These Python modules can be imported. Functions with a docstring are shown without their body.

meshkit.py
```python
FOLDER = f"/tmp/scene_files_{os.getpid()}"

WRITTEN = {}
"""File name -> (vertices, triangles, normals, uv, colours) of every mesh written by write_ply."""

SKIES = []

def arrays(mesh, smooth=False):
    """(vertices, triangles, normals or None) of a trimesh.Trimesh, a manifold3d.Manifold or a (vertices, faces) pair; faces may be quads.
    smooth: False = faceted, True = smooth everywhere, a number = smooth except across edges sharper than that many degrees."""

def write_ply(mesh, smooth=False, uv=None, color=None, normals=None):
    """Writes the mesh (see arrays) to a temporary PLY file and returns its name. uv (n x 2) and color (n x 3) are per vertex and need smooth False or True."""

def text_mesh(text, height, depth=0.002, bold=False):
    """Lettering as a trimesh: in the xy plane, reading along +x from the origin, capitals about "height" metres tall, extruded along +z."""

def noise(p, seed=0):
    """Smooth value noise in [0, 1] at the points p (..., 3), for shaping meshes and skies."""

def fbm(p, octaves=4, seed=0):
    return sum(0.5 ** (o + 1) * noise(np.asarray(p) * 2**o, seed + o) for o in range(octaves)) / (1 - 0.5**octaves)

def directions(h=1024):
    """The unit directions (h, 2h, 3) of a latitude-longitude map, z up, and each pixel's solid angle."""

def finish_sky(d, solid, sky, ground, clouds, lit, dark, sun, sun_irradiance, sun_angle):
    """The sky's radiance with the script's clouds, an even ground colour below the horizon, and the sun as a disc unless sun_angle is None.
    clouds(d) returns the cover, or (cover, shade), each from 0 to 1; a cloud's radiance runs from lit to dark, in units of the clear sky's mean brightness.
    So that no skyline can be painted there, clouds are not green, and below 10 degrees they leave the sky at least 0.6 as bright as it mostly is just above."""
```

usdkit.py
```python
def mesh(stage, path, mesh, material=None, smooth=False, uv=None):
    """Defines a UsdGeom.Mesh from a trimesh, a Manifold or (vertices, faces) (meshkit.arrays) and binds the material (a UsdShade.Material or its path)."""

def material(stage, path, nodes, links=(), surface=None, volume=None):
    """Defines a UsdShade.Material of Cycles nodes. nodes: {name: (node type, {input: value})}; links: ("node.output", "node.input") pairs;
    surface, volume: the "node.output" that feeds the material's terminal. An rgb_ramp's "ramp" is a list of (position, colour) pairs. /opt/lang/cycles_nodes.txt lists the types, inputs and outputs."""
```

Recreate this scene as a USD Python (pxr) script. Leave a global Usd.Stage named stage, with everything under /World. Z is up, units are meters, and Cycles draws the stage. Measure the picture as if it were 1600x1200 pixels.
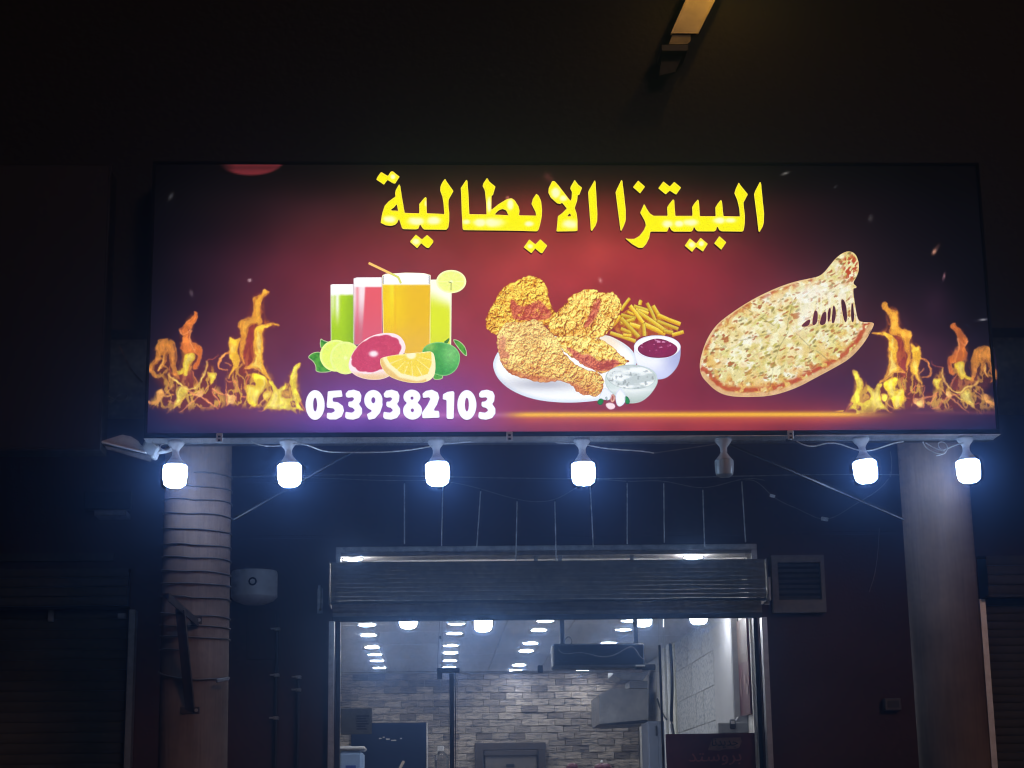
import math, glob, random
import numpy as np, trimesh, shapely, usdkit, meshkit
from shapely.geometry import Polygon, LineString, Point, box as sbox
from shapely.ops import unary_union
from shapely import affinity
from scipy.spatial import Delaunay, cKDTree
from scipy.interpolate import RectBivariateSpline
from pxr import Usd, UsdGeom, UsdLux, UsdShade, Gf, Sdf, Vt

rng = np.random.default_rng(7)
stage = Usd.Stage.CreateInMemory()
UsdGeom.SetStageUpAxis(stage, UsdGeom.Tokens.z)
UsdGeom.SetStageMetersPerUnit(stage, 1.0)
world = UsdGeom.Xform.Define(stage, '/World')
stage.SetDefaultPrim(world.GetPrim())
UsdGeom.Scope.Define(stage, '/World/Looks')

# ------------------------------------------------------------------ camera, sky, night light
F = 2847.0
EYE = np.array([0, 0, 1.6])
def unit(v): return v / np.linalg.norm(v)
CY = unit(np.array([670 - 800, 1284 - 600, F]))
CZ = unit(np.array([625 - 800, -11300 - 600, F])); CZ = unit(CZ - CY * (CZ @ CY))
CX = np.cross(CY, CZ)
cam = UsdGeom.Camera.Define(stage, '/World/camera')
right, up, back = (np.array([CX[i], CY[i], CZ[i]]) * k for i, k in ((0, 1), (1, -1), (2, -1)))
M = np.eye(4); M[0, :3], M[1, :3], M[2, :3], M[3, :3] = right, up, back, EYE
cam.AddTransformOp().Set(Gf.Matrix4d(M.tolist()))
cam.CreateHorizontalApertureAttr(36.0); cam.CreateVerticalApertureAttr(27.0)
cam.CreateFocalLengthAttr(36.0 * F / 1600)
cam.CreateClippingRangeAttr(Gf.Vec2f(0.05, 500))
cam.CreateExposureAttr(0.0)

SUN = unit(np.array([0.45, -1.0, 0.42]))                # street light glow from behind the camera, very weak
sun = UsdLux.DistantLight.Define(stage, '/World/night_light')
sun.CreateIntensityAttr(0.125); sun.CreateAngleAttr(12.0); sun.CreateColorAttr(Gf.Vec3f(1.0, 0.56, 0.38))
sun.GetPrim().CreateAttribute('inputs:normalize', Sdf.ValueTypeNames.Bool).Set(True)
_b = SUN; _r = unit(np.cross([0, 0, 1], _b)); _u = np.cross(_b, _r)
MS = np.eye(4); MS[0, :3], MS[1, :3], MS[2, :3] = _r, _u, _b
UsdGeom.Xformable(sun).AddTransformOp().Set(Gf.Matrix4d(MS.tolist()))
sky = UsdLux.DomeLight.Define(stage, '/World/sky')
skym = usdkit.material(stage, '/World/Looks/night_sky', {
    's': ('sky_texture', {'sky_type': 'single_scattering', 'sun_disc': False, 'sun_elevation': 0.02, 'sun_rotation': math.atan2(SUN[0], SUN[1])}),
    'b': ('background_shader', {'strength': 0.0006})}, [('s.color', 'b.color')], surface='b.background')
UsdShade.MaterialBindingAPI.Apply(sky.GetPrim()).Bind(skym)
sky.GetPrim().SetCustomDataByKey('kind', 'structure')

def at(px, py, D):
    """The point on the upright plane y = D that photograph position (px, py) shows."""
    px, py = np.broadcast_arrays(np.asarray(px, float), np.asarray(py, float))
    r = np.stack([px - 800, py - 600, np.full(px.shape, F)], -1)
    w = np.stack([r @ CX, r @ CY, r @ CZ], -1)
    return w * (D / w[..., 1:2]) + EYE
def atz(px, py, z):
    r = np.array([px - 800, py - 600, F]); w = np.array([r @ CX, r @ CY, r @ CZ])
    return w * ((z - EYE[2]) / w[2]) + EYE

# ------------------------------------------------------------------ helpers
used = {}
def numbered(base, name):
    k = base + '/' + name
    n = used.get(k, 0); used[k] = n + 1
    return k if n == 0 else f'{k}_{n:03d}'
origin = {}
def data(prim, label=None, cat=None, group=None, kind=None):
    for key, v in (('label', label), ('category', cat), ('group', group), ('kind', kind)):
        if v: prim.SetCustomDataByKey(key, v)
    return prim
def thing(name, label, cat, loc=(0, 0, 0), group=None):
    p = numbered('/World', name)
    x = UsdGeom.Xform.Define(stage, p); x.AddTranslateOp().Set(Gf.Vec3d(*map(float, loc)))
    data(x.GetPrim(), label, cat, group); origin[p] = np.array(loc, float)
    return p
def V(mesh):
    if hasattr(mesh, 'to_mesh'):
        m = mesh.to_mesh(); return trimesh.Trimesh(m.vert_properties[:, :3], m.tri_verts, process=False)
    return mesh
def cat_(ms): return trimesh.util.concatenate([V(m) for m in ms])
def part(parent, name, mesh, mat, smooth=False, label=None, kind=None):
    mesh = V(mesh).copy(); o = origin[parent]; mesh.apply_translation(-o)
    p = numbered(parent, name); usdkit.mesh(stage, p, mesh, mat, smooth); origin[p] = o
    data(stage.GetPrimAtPath(p), label, kind=kind)
    return p
def solo(name, label, cat, mesh, mat, smooth=False, group=None, kind=None):
    p = numbered('/World', name); usdkit.mesh(stage, p, V(mesh), mat, smooth); origin[p] = np.zeros(3)
    data(stage.GetPrimAtPath(p), label, cat, group, kind)
    return p
def copy_of(src, loc, label=None, group=None):
    was = stage.GetPrimAtPath(src).GetCustomData()
    p = thing(src.rpartition('/')[2], label or was['label'], was['category'], loc, group or was.get('group'))
    pr = stage.GetPrimAtPath(p); pr.GetReferences().AddInternalReference(src); pr.SetInstanceable(True)
    return p

def box(x0, x1, y0, y1, z0, z1, c=0.0):
    x0, x1, y0, y1, z0, z1 = min(x0, x1), max(x0, x1), min(y0, y1), max(y0, y1), min(z0, z1), max(z0, z1)
    if c <= 0:
        m = trimesh.creation.box((x1 - x0, y1 - y0, z1 - z0)); m.apply_translation(((x0 + x1) / 2, (y0 + y1) / 2, (z0 + z1) / 2)); return m
    c = min(c, (x1 - x0) * .45, (y1 - y0) * .45, (z1 - z0) * .45)
    P = []
    for X in (0, 1):
        for Y in (0, 1):
            for Z in (0, 1):
                q = np.array([(x0, x1)[X], (y0, y1)[Y], (z0, z1)[Z]], float); s = np.array([1 - 2 * X, 1 - 2 * Y, 1 - 2 * Z])
                for k in range(3):
                    d = np.ones(3) * c; d[k] = 0; P.append(q + s * d)
    return trimesh.convex.convex_hull(np.array(P))
def tube(points, r, sides=6, caps=True):
    p = np.asarray(points, float); n = len(p)
    t = np.gradient(p, axis=0); t /= np.linalg.norm(t, axis=1, keepdims=True) + 1e-12
    ref = np.where(np.abs(t[:, 2:]) < .9, [[0, 0, 1.]], [[0., 1., 0.]])
    a = np.cross(t, ref); a /= np.linalg.norm(a, axis=1, keepdims=True) + 1e-12
    b = np.cross(t, a); g = np.arange(sides) * 2 * np.pi / sides
    r = np.broadcast_to(r, (n,))
    v = p[:, None] + r[:, None, None] * (np.cos(g)[None, :, None] * a[:, None] + np.sin(g)[None, :, None] * b[:, None])
    f = []
    for i in range(n - 1):
        for j in range(sides):
            k = (j + 1) % sides; A, B, C, D = i * sides + j, i * sides + k, (i + 1) * sides + k, (i + 1) * sides + j
            f += [[A, B, C], [A, C, D]]
    v = v.reshape(-1, 3)
    if caps:
        v = np.vstack([v, p[0], p[-1]]); c0, c1 = n * sides, n * sides + 1
        for j in range(sides):
            k = (j + 1) % sides; f += [[c0, k, j], [c1, (n - 1) * sides + j, (n - 1) * sides + k]]
    m = trimesh.Trimesh(v, f, process=False); trimesh.repair.fix_normals(m); return m
def spline(pts, n=40):
    from scipy.interpolate import CubicSpline
    p = np.asarray(pts, float); s = np.r_[0, np.cumsum(np.linalg.norm(np.diff(p, axis=0), axis=1))]
    return CubicSpline(s, p)(np.linspace(0, s[-1], n))
def lathe(profile, centre, n=32):
    m = trimesh.creation.revolve(np.asarray(profile, float), sections=n); m.apply_translation(centre); 
    if m.volume < 0: m.invert()
    return m
def bar(p, q, w, h, upv=(0, 0, 1), c=0.0):
    p, q = np.asarray(p, float), np.asarray(q, float); L = np.linalg.norm(q - p); d = (q - p) / L
    s = np.cross(d, upv); s /= np.linalg.norm(s); u = np.cross(s, d)
    m = box(0, L, -w / 2, w / 2, -h / 2, h / 2, c)
    T = np.eye(4); T[:3, 0], T[:3, 1], T[:3, 2], T[:3, 3] = d, -s, u, p
    m.apply_transform(T); return m
def lin(c):
    c = np.asarray(c, float) / 255.0
    return np.where(c <= .04045, c / 12.92, ((c + .055) / 1.055) ** 2.4)

# ------------------------------------------------------------------ materials
def mat(name, col, rough=0.6, metal=0.0, var=0.25, scale=6.0, bump=0.0, bscale=60.0, spec=0.4, col2=None, detail=5.0):
    a = np.array(col, float); b = np.array(col2, float) if col2 is not None else a * (1 - var)
    n = {'g': ('geometry', {}), 'n': ('noise_texture', {'scale': scale, 'detail': detail, 'roughness': .62}),
         'r': ('rgb_ramp', {'ramp': [(.30, tuple(b)), (.70, tuple(a))]}),
         'p': ('principled_bsdf', {'roughness': rough, 'metallic': metal, 'specular_ior_level': spec})}
    l = [('g.position', 'n.vector'), ('n.fac', 'r.fac'), ('r.color', 'p.base_color')]
    if bump:
        n['n2'] = ('noise_texture', {'scale': bscale, 'detail': 4.0}); n['bm'] = ('bump', {'strength': bump, 'distance': .01})
        l += [('g.position', 'n2.vector'), ('n2.fac', 'bm.height'), ('bm.normal', 'p.normal')]
    return usdkit.material(stage, '/World/Looks/' + name, n, l, surface='p.BSDF')
def glow(name, col, strength):
    return usdkit.material(stage, '/World/Looks/' + name, {'e': ('emission', {'color': tuple(col), 'strength': strength})}, [], surface='e.emission')
def pane(name, tint=(1, 1, 1), dirt=.008):
    return usdkit.material(stage, '/World/Looks/' + name, {
        'f': ('fresnel', {'IOR': 1.45}), 't': ('transparent_bsdf', {'color': tint}), 'g': ('glossy_bsdf', {'roughness': 0.02, 'color': (.9, .9, .9)}),
        'm': ('mix_closure', {}), 'd': ('diffuse_bsdf', {'color': (.5, .5, .5)}), 'm2': ('mix_closure', {'fac': dirt})},
        [('f.fac', 'm.fac'), ('t.BSDF', 'm.closure1'), ('g.BSDF', 'm.closure2'), ('m.closure', 'm2.closure1'), ('d.BSDF', 'm2.closure2')], surface='m2.closure')

m_wall = mat('maroon_wall', (.058, .018, .016), .7, var=.5, scale=1.7, bump=.25, bscale=45)
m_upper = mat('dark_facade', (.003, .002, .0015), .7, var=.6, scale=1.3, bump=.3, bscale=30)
m_soffit = mat('soffit_plaster', (.20, .19, .17), .85, var=.3, scale=3, bump=.15)
m_asphalt = mat('asphalt', (.055, .053, .05), .9, var=.3, scale=40, bump=.4, bscale=120)
m_paving = mat('paving', (.22, .20, .18), .85, var=.3, scale=5, bump=.2)
m_kerb = mat('kerb_stone', (.3, .29, .27), .85, var=.2)
m_alu = mat('aluminium', (.55, .56, .58), .38, .85, var=.2, scale=14)
m_galv = mat('galvanised_steel', (.42, .43, .45), .45, .7, var=.35, scale=18)
m_darkmetal = mat('dark_metal', (.035, .034, .036), .45, .5, var=.3)
m_rust = mat('rusty_steel', (.07, .05, .042), .7, .4, var=.5, scale=30, bump=.2)
m_black = mat('black_plastic', (.012, .012, .014), .4, var=.2)
m_white = mat('white_plastic', (.62, .63, .64), .45, var=.12, scale=12)
m_whitewire = mat('white_cable', (.6, .6, .6), .5, var=.15)
m_greywire = mat('grey_cable', (.22, .22, .23), .55, var=.2)
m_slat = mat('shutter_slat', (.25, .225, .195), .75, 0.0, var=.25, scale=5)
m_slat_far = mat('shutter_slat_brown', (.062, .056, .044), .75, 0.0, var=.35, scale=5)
m_ceiling = mat('ceiling_tile', (.66, .66, .66), .8, var=.06, scale=3)
m_plaster = mat('white_plaster', (.62, .61, .58), .8, var=.1)
m_heater = mat('white_enamel', (.62, .63, .66), .35, var=.06)
m_glass = pane('window_glass'); m_film = pane('plastic_film', (.8, .8, .8), .10)
# ------------------------------------------------------------------ the ground and the building
data(usdkit.mesh(stage, '/World/road', box(-60, 60, -60, 8, -.2, 0), m_asphalt).GetPrim(), kind='structure')
data(usdkit.mesh(stage, '/World/pavement', box(-60, 60, 8.15, 14.0, -.2, .12), m_paving).GetPrim(), kind='structure')
data(usdkit.mesh(stage, '/World/kerb', box(-60, 60, 8, 8.15, -.2, .13, .02), m_kerb).GetPrim(), kind='structure')

W = 14.0                                              # the shop front
XL, XR = at(524, 1000, W)[0], at(1187, 1000, W)[0]     # the shop's opening
ZH, ZS = at(860, 964, W)[2], at(850, 860, W)[2]        # door head, top of the slot over the shutter box
X0, X1 = at(202, 950, W)[0], at(1532, 950, W)[0]       # neighbours' shutters
Z0, Z1 = at(100, 890, W)[2], at(1570, 868, W)[2]
SOF = at(195, 515, 11.35)[2]
XW = at(1080, 1000, 17.35)[0]                          # the shop's right wall
ROOM = (-1.7, XW, W + .25, 22.0)
CEIL = at(700, 1052, 22.0)[2]; POCK = CEIL + .27
from manifold3d import Manifold
def mbox(x0, x1, y0, y1, z0, z1): return Manifold.cube((x1 - x0, y1 - y0, z1 - z0)).translate((x0, y0, z0))
building = thing('shop_building', 'dark arcaded building with maroon shop wall and black upper storey', 'building', (0, W, 0))
wall = mbox(-9, 11, W, W + .2, 0, SOF) - mbox(XL, XR, W - 1, W + 1, -1, ZS) - mbox(-8, X0, W - 1, W + 1, -1, Z0) - mbox(X1, 10, W - 1, W + 1, -1, Z1)
part(building, 'shop_wall', wall, m_wall)
for py_, hh_ in ((836, .012), (748, .02)):
    z_ = at(900, py_, W)[2]; part(building, 'wall_trim', box(at(372, py_, W)[0], at(1450, py_, W)[0], W - .008, W - .0005, z_ - hh_, z_ + hh_, .002), m_wall)
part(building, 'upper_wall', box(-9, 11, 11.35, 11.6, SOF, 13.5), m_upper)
part(building, 'soffit', box(-9, 11, 11.604, W + .2, SOF + .004, SOF + .15), m_soffit)
part(building, 'party_wall', box(X0 + .05, X0 + .2, W + .2, W + 3, .2, SOF), m_plaster)
part(building, 'floor_slab', box(-9, 11, W + .004, 23, -.1, .2), m_paving)

# shop interior
interior = thing('shop_interior', 'brightly lit white room of the shop behind the glass front', 'room', (0, W, .2))
x0, x1, y0, y1 = ROOM
part(interior, 'left_wall', box(x0 - .1, x0, y0 - .05, y1, .2, POCK + .1), m_plaster)
part(interior, 'end_wall', box(x0 - .1, x1 + .2, y1 + .02, y1 + .12, .2, CEIL + .1), m_plaster)
part(interior, 'bulkhead', box(x0, x1, 14.62, 14.66, CEIL, POCK + .05), m_plaster)
part(interior, 'entrance_ceiling', box(x0, x1, W + .2, 14.62, POCK, POCK + .05), m_plaster)
ts = .6; nx, ny = int((x1 - x0) / ts) + 1, int((y1 - 14.66) / ts) + 1
for i in range(nx):
    for j in range(ny):
        a, b = x1 - (i + 1) * ts, 14.66 + j * ts
        a0 = max(a, x0); b1 = min(b + ts, y1)
        if b1 - b > .05 and a + ts - a0 > .05:
            dz = rng.uniform(0, .0025)
            part(interior, 'ceiling_tile', box(a0 + .003, a + ts - .003, b + .003, b1 - .003, CEIL - dz, CEIL + .02), m_ceiling)
part(interior, 'ceiling_back', box(x0, x1, 14.66, y1 + .02, CEIL + .03, CEIL + .06), m_darkmetal)

# back wall of split stones
tones = [(.44, .385, .335), (.37, .325, .285), (.30, .262, .232), (.21, .18, .16)]
m_stone = []
for k, c in enumerate(tones):
    m_stone.append(usdkit.material(stage, f'/World/Looks/split_stone_{k}', {
        'g': ('geometry', {}), 'mp': ('mapping', {'scale': (9, 9, 62)}), 'n': ('noise_texture', {'scale': 1.0, 'detail': 4, 'roughness': .7}),
        'r': ('rgb_ramp', {'ramp': [(.36, tuple(np.array(c) * .22)), (.47, tuple(np.array(c) * .8)), (.7, tuple(np.array(c) * 1.25))]}),
        'b': ('bump', {'strength': .9, 'distance': .012}), 'p': ('principled_bsdf', {'roughness': .85, 'specular_ior_level': .2})},
        [('g.position', 'mp.vector'), ('mp.vector', 'n.vector'), ('n.fac', 'r.fac'), ('r.color', 'p.base_color'), ('n.fac', 'b.height'), ('b.normal', 'p.normal')], surface='p.BSDF'))
stonewall = thing('stone_wall', 'back wall of the shop clad in grey and brown split stone', 'wall', (0, 22, .2))
sw, sh = .195, .079
zb = at(700, 1203, 22)[2]; zt = CEIL
nr = int((zt - .2) / sh) + 1
extra = []; count = 0
cells = []
for r in range(nr):
    z = zt - (r + 1) * sh
    off = (.5 * sw if r % 2 else 0) + rng.uniform(-.02, .02)
    for k in range(-1, 24):
        a = x0 + off + k * sw; b = a + sw
        a, b = max(a, x0), min(b, x1 - .002)
        if b - a < .03: continue
        cells.append((z, a, b))
vis = lambda c: c[0] + sh > zb and c[2] > at(526, 1100, 22)[0] and c[1] < at(1015, 1100, 22)[0]
for c in sorted(cells, key=lambda c: (not vis(c), -c[0])):
    z, a, b = c
    d = rng.uniform(.006, .028)
    t = int(rng.choice(4, p=[.42, .27, .17, .14]))
    m = box(a + .0015, b - .0015, 22 - d, 22.019, max(z, .2) + .0015, z + sh - .0015, .004)
    if vis(c) and count < 298:
        part(stonewall, 'stone', m, m_stone[t]); count += 1
    else: extra.append(m)
part(stonewall, 'lower_stones', cat_(extra), m_stone[1], kind='stuff')

# right wall: grey wallpaper of stone-printed panels, a corner pilaster, conduits, a white pier and a poster
sidewall = thing('side_wall', 'right wall of the shop with grey stone-patterned panels and a white pier', 'wall', (x1, 18, .2))
part(sidewall, 'wall_body', box(x1 + .01, x1 + .2, 14.2, 22.02, .2, POCK + .1), m_plaster)
m_paper = usdkit.material(stage, '/World/Looks/stone_paper', {
    'g': ('geometry', {}), 'mp': ('mapping', {'scale': (1, 22, 30)}), 'v': ('voronoi_texture', {'scale': 1.0, 'feature': 'f1'}), 'n': ('noise_texture', {'scale': 2.2, 'detail': 6}),
    'mx': ('math', {'math_type': 'multiply'}), 'r': ('rgb_ramp', {'ramp': [(.1, (.42, .43, .44)), (.3, (.30, .31, .32)), (.55, (.17, .175, .185))]}),
    'p': ('principled_bsdf', {'roughness': .8})}, [('g.position', 'mp.vector'), ('mp.vector', 'v.vector'), ('mp.vector', 'n.vector'), ('v.distance', 'mx.value1'), ('n.fac', 'mx.value2'), ('mx.value', 'r.fac'), ('r.color', 'p.base_color')], surface='p.BSDF')
ph = .30
for r in range(int((CEIL - .2) / ph) + 1):
    zt_ = CEIL - r * ph; zb_ = max(.2, zt_ - ph)
    for k in range(6):
        ya = 15.7 + k * .46 + (.23 if r % 2 else 0); yb = min(ya + .46, 18.4)
        ya = max(15.7, ya)
        if k == 0 and r % 2: 
            part(sidewall, 'panel', box(x1 - rng.uniform(.012, .018), x1 + .008, 15.7, ya - .003, zb_ + .002, zt_ - .003), m_paper)
        if yb - ya > .05: part(sidewall, 'panel', box(x1 - rng.uniform(.012, .018), x1 + .008, ya, yb - .003, zb_ + .002, zt_ - .003), m_paper)
part(sidewall, 'pier', box(x1 - .06, x1 + .008, 14.72, 15.66, .2, CEIL, .01), mat('grey_pier', (.36, .36, .37), .8, var=.1))
part(sidewall, 'corner_panel', box(x1 - .03, x1 + .008, 18.42, 19.7, .2, CEIL), mat('cream_panel', (.6, .6, .52), .7, var=.06))
for yy, r in ((18.95, .022), (18.62, .018)):
    part(sidewall, 'conduit', tube([[x1 - .06, yy, .25], [x1 - .06, yy, CEIL]], r, 8), m_white, True)
pp = [at(1058.5, 1006, 18.2), at(1063, 1040, 18.15), at(1059, 1090, 18.2), at(1057.5, 1125, 18.3), at(1063, 1146, 18.2), at(1062, 1210, 18.2)]
for p in pp: p[0] = min(p[0], x1 - .09)
solo('black_cable', 'thick black cable hanging down the corner of the shop right wall', 'cable', tube(spline(pp, 30), .016, 6), m_black, True)
pp = [at(1035, 1092, 19.3), at(1044, 1110, 19.0), at(1054, 1124, 18.6)]
for p in pp: p[0] = x1 - .1
solo('thin_black_cable', 'thin black cable slanting across the cream corner panel', 'cable', tube(spline(pp, 16), .010, 6), m_black, True)

# columns
def column(pxl, pxr, name, label, bands):
    # axis from the two edges the photograph shows, high and low
    D = 11.62
    t = (at(pxl[0], 720, D) + at(pxr[0], 720, D)) / 2; b = (at(pxl[1], 1200, D) + at(pxr[1], 1200, D)) / 2
    r = np.linalg.norm(at(pxl[0], 720, D) - at(pxr[0], 720, D)) / 2 * .995
    d = (t - b) / (t[2] - b[2]); foot = b + d * (.12 - b[2]); top = b + d * (SOF + .1 - b[2])
    th = thing(name, label, 'column', foot)
    n = 96; prof_r = []
    g = np.arange(n) * 2 * np.pi / n
    rr = r * (1 - .006 * (np.arange(n) % 2))
    zs = np.linspace(0, 1, 40); v, f = [], []
    for i, z in enumerate(zs):
        c = foot + (top - foot) * z
        zz = c[2]
        k = 1.0
        for bz in bands: k -= .018 * math.exp(-((zz - bz) / .012) ** 2)
        v.append(np.stack([c[0] + rr * k * np.cos(g), c[1] + rr * k * np.sin(g), np.full(n, c[2])], -1))
    for i in range(len(zs) - 1):
        for j in range(n):
            q = (j + 1) % n; f += [[i * n + j, i * n + q, (i + 1) * n + q], [i * n + j, (i + 1) * n + q, (i + 1) * n + j]]
    part(th, 'shaft', trimesh.Trimesh(np.vstack(v), f, process=False), m_col, True)
    part(th, 'base', lathe([(0, 0), (r + .05, 0), (r + .05, .18), (r + .02, .22), (0, .22)], foot), m_col, 40)
    return foot, d, r
m_col = usdkit.material(stage, '/World/Looks/column_plaster', {
    'g': ('geometry', {}), 'mp': ('mapping', {'scale': (1, 1, .07)}), 'n': ('noise_texture', {'scale': 55.0, 'detail': 5}), 'n2': ('noise_texture', {'scale': 2.2, 'detail': 5}),
    'r': ('rgb_ramp', {'ramp': [(.3, (.205, .148, .125)), (.7, (.255, .188, .16))]}), 'r2': ('rgb_ramp', {'ramp': [(.32, (.52, .49, .46)), (.62, (1, 1, 1))]}),
    'mx': ('mix_color', {'blend_type': 'multiply', 'fac': .8}), 'b': ('bump', {'strength': .5, 'distance': .004}), 'p': ('principled_bsdf', {'roughness': .8, 'specular_ior_level': .2})},
    [('g.position', 'mp.vector'), ('mp.vector', 'n.vector'), ('g.position', 'n2.vector'), ('n.fac', 'r.fac'), ('n2.fac', 'r2.fac'), ('r.color', 'mx.a'), ('r2.color', 'mx.b'), ('mx.result', 'p.base_color'), ('n.fac', 'b.height'), ('b.normal', 'p.normal')], surface='p.BSDF')
Lf, Ld, Lr = column((258, 246), (362, 356), 'arcade_column', 'round ribbed beige column at left wound with dark cord', [])
rb = [at(1470, y, 11.4)[2] for y in (846, 878, 905, 931, 965, 992, 1022)]
Rf, Rd, Rr = column((1405, 1437), (1510, 1548), 'arcade_column', 'round beige column at right with faint ring grooves and no cord', rb)

# cord wound round the left column
def on_col(th, z, lift): 
    c = Lf + Ld * (z - Lf[2]); return np.array([c[0] + (Lr + lift) * math.cos(th), c[1] + (Lr + lift) * math.sin(th), z])
turn_y = [738, 760, 779, 803, 827, 850, 872, 892, 911, 934, 961, 978, 996, 1016]
tz = [at(308, y, 11.4)[2] for y in turn_y]
pts = []; 
for k in range(len(tz) * 32 - 31):
    t = k / 32; i = min(int(t), len(tz) - 2); u = t - i
    z = tz[i] + (tz[i + 1] - tz[i]) * max(0, (u - .35) / .65) if u > .35 else tz[i]
    th = -math.pi / 2 + 2 * math.pi * t
    pts.append(on_col(th, z + .003 * math.sin(3 * th + i * 1.7) + .004 * math.sin(t * 2.3), .007))
cordm = mat('dark_cord', (.10, .088, .088), .4, var=.3)
solo('wound_cord', 'dark cord wound in many turns round the left column', 'cord', tube(pts, .0048, 6), cordm, True)
pts = []
for k in range(41):
    th = math.pi * (1.04 + k / 40 * .93); u = k / 40
    pts.append(on_col(th, at(300, 1045 + 17 * math.sin(min(1, u * 1.6) * math.pi / 2) - (6 * max(0, u - .6) / .4), 11.4)[2], .008))
solo('loose_cord_loop', 'single dark cord sagging round the left column beneath the wound turns', 'cord', tube(pts, .0065, 6), cordm, True)
solo('cord_clip', 'small pale metal clip holding the loose cord on the left column', 'clip', bar(at(338, 1064, 11.36), at(357, 1060, 11.42), .018, .022, c=.003), m_galv)

# steel bracket on the left column
br = thing('steel_bracket', 'triangular rusty steel shelf bracket bolted to the left column', 'bracket', at(300, 1112, 11.4))
tip, knee, root, foot_ = at(258, 928, 10.85), at(281, 951, 11.1), at(305, 969, 11.40), at(297, 1112, 11.41)
part(br, 'arm', cat_([bar(tip, root, .045, .008), bar(tip + [.02, 0, -.02], root + [.02, 0, -.02], .008, .045)]), m_rust)
part(br, 'strut', cat_([bar(knee, foot_, .010, .055, (1, 0, 0)), bar(knee + [.025, 0, 0], foot_ + [.025, 0, 0], .045, .008, (1, 0, 0))]), m_rust)
for (a, b, y) in ((298, 316, 969), (282, 312, 1110)):
    p, q = at(a, y, 11.40), at(b, y, 11.42)
    pl = part(br, 'plate', bar(p, q, .012, .045, c=.003), m_rust)
    bp = at(b - 5, y, 11.405); bp[1] -= .012
    c = trimesh.creation.cylinder(.011, .012, sections=8); c.apply_transform(trimesh.transformations.rotation_matrix(math.pi / 2, [1, 0, 0])); c.apply_translation(bp)
    part(pl, 'bolt', c, m_galv)
# ------------------------------------------------------------------ roller shutters
def slat(x0, x1, y, z0, z1, d=.012):
    """One curved lath of a roller shutter."""
    n = 5; pr = [(y - d * math.sin(math.pi * (i / (n - 1))) ** .7, z0 + (z1 - z0) * i / (n - 1)) for i in range(n)]
    v = [(X, a, b) for X in (x0, x1) for a, b in pr] + [(X, y + .01, b) for X in (x0, x1) for b in (z0, z1)]
    v = np.array(v); f = []
    for i in range(n - 1): f += [[i, n + i, n + i + 1], [i, n + i + 1, i + 1]]
    f += [[0, 2 * n, n], [n, 2 * n, 2 * n + 2], [n - 1, 2 * n - 1, 2 * n + 1], [2 * n - 1, 2 * n + 3, 2 * n + 1]]
    m = trimesh.Trimesh(v, f, process=False); return m
sh_ = thing('roller_shutter', 'raised grey roller shutter with its slatted box over the lit shop front', 'shutter', (XL, W, ZH))
bx0, bx1 = at(515, 900, 13.72)[0], at(1197, 900, 13.72)[0]
zt, zb = at(850, 876, 13.70)[2], at(850, 936, 13.70)[2]
N = 9; hh = (zt - zb) / N
for i in range(N):
    part(sh_, 'slat', slat(bx0 + .012, bx1 - .012, 13.70 - .018 * math.sin(math.pi * (i + .5) / N), zb + i * hh + .001, zb + (i + 1) * hh - .0006, .0026), m_slat)
for X, s in ((bx0, -1), (bx1, 1)):
    part(sh_, 'end_plate', box(X - .004, X + .004, 13.66, 13.99, zb - .03, zt, .002), m_slat)
part(sh_, 'box_bottom', box(bx0 + .01, bx1 - .01, 13.70, 13.75, zb - .022, zb - .002), m_darkmetal)
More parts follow.
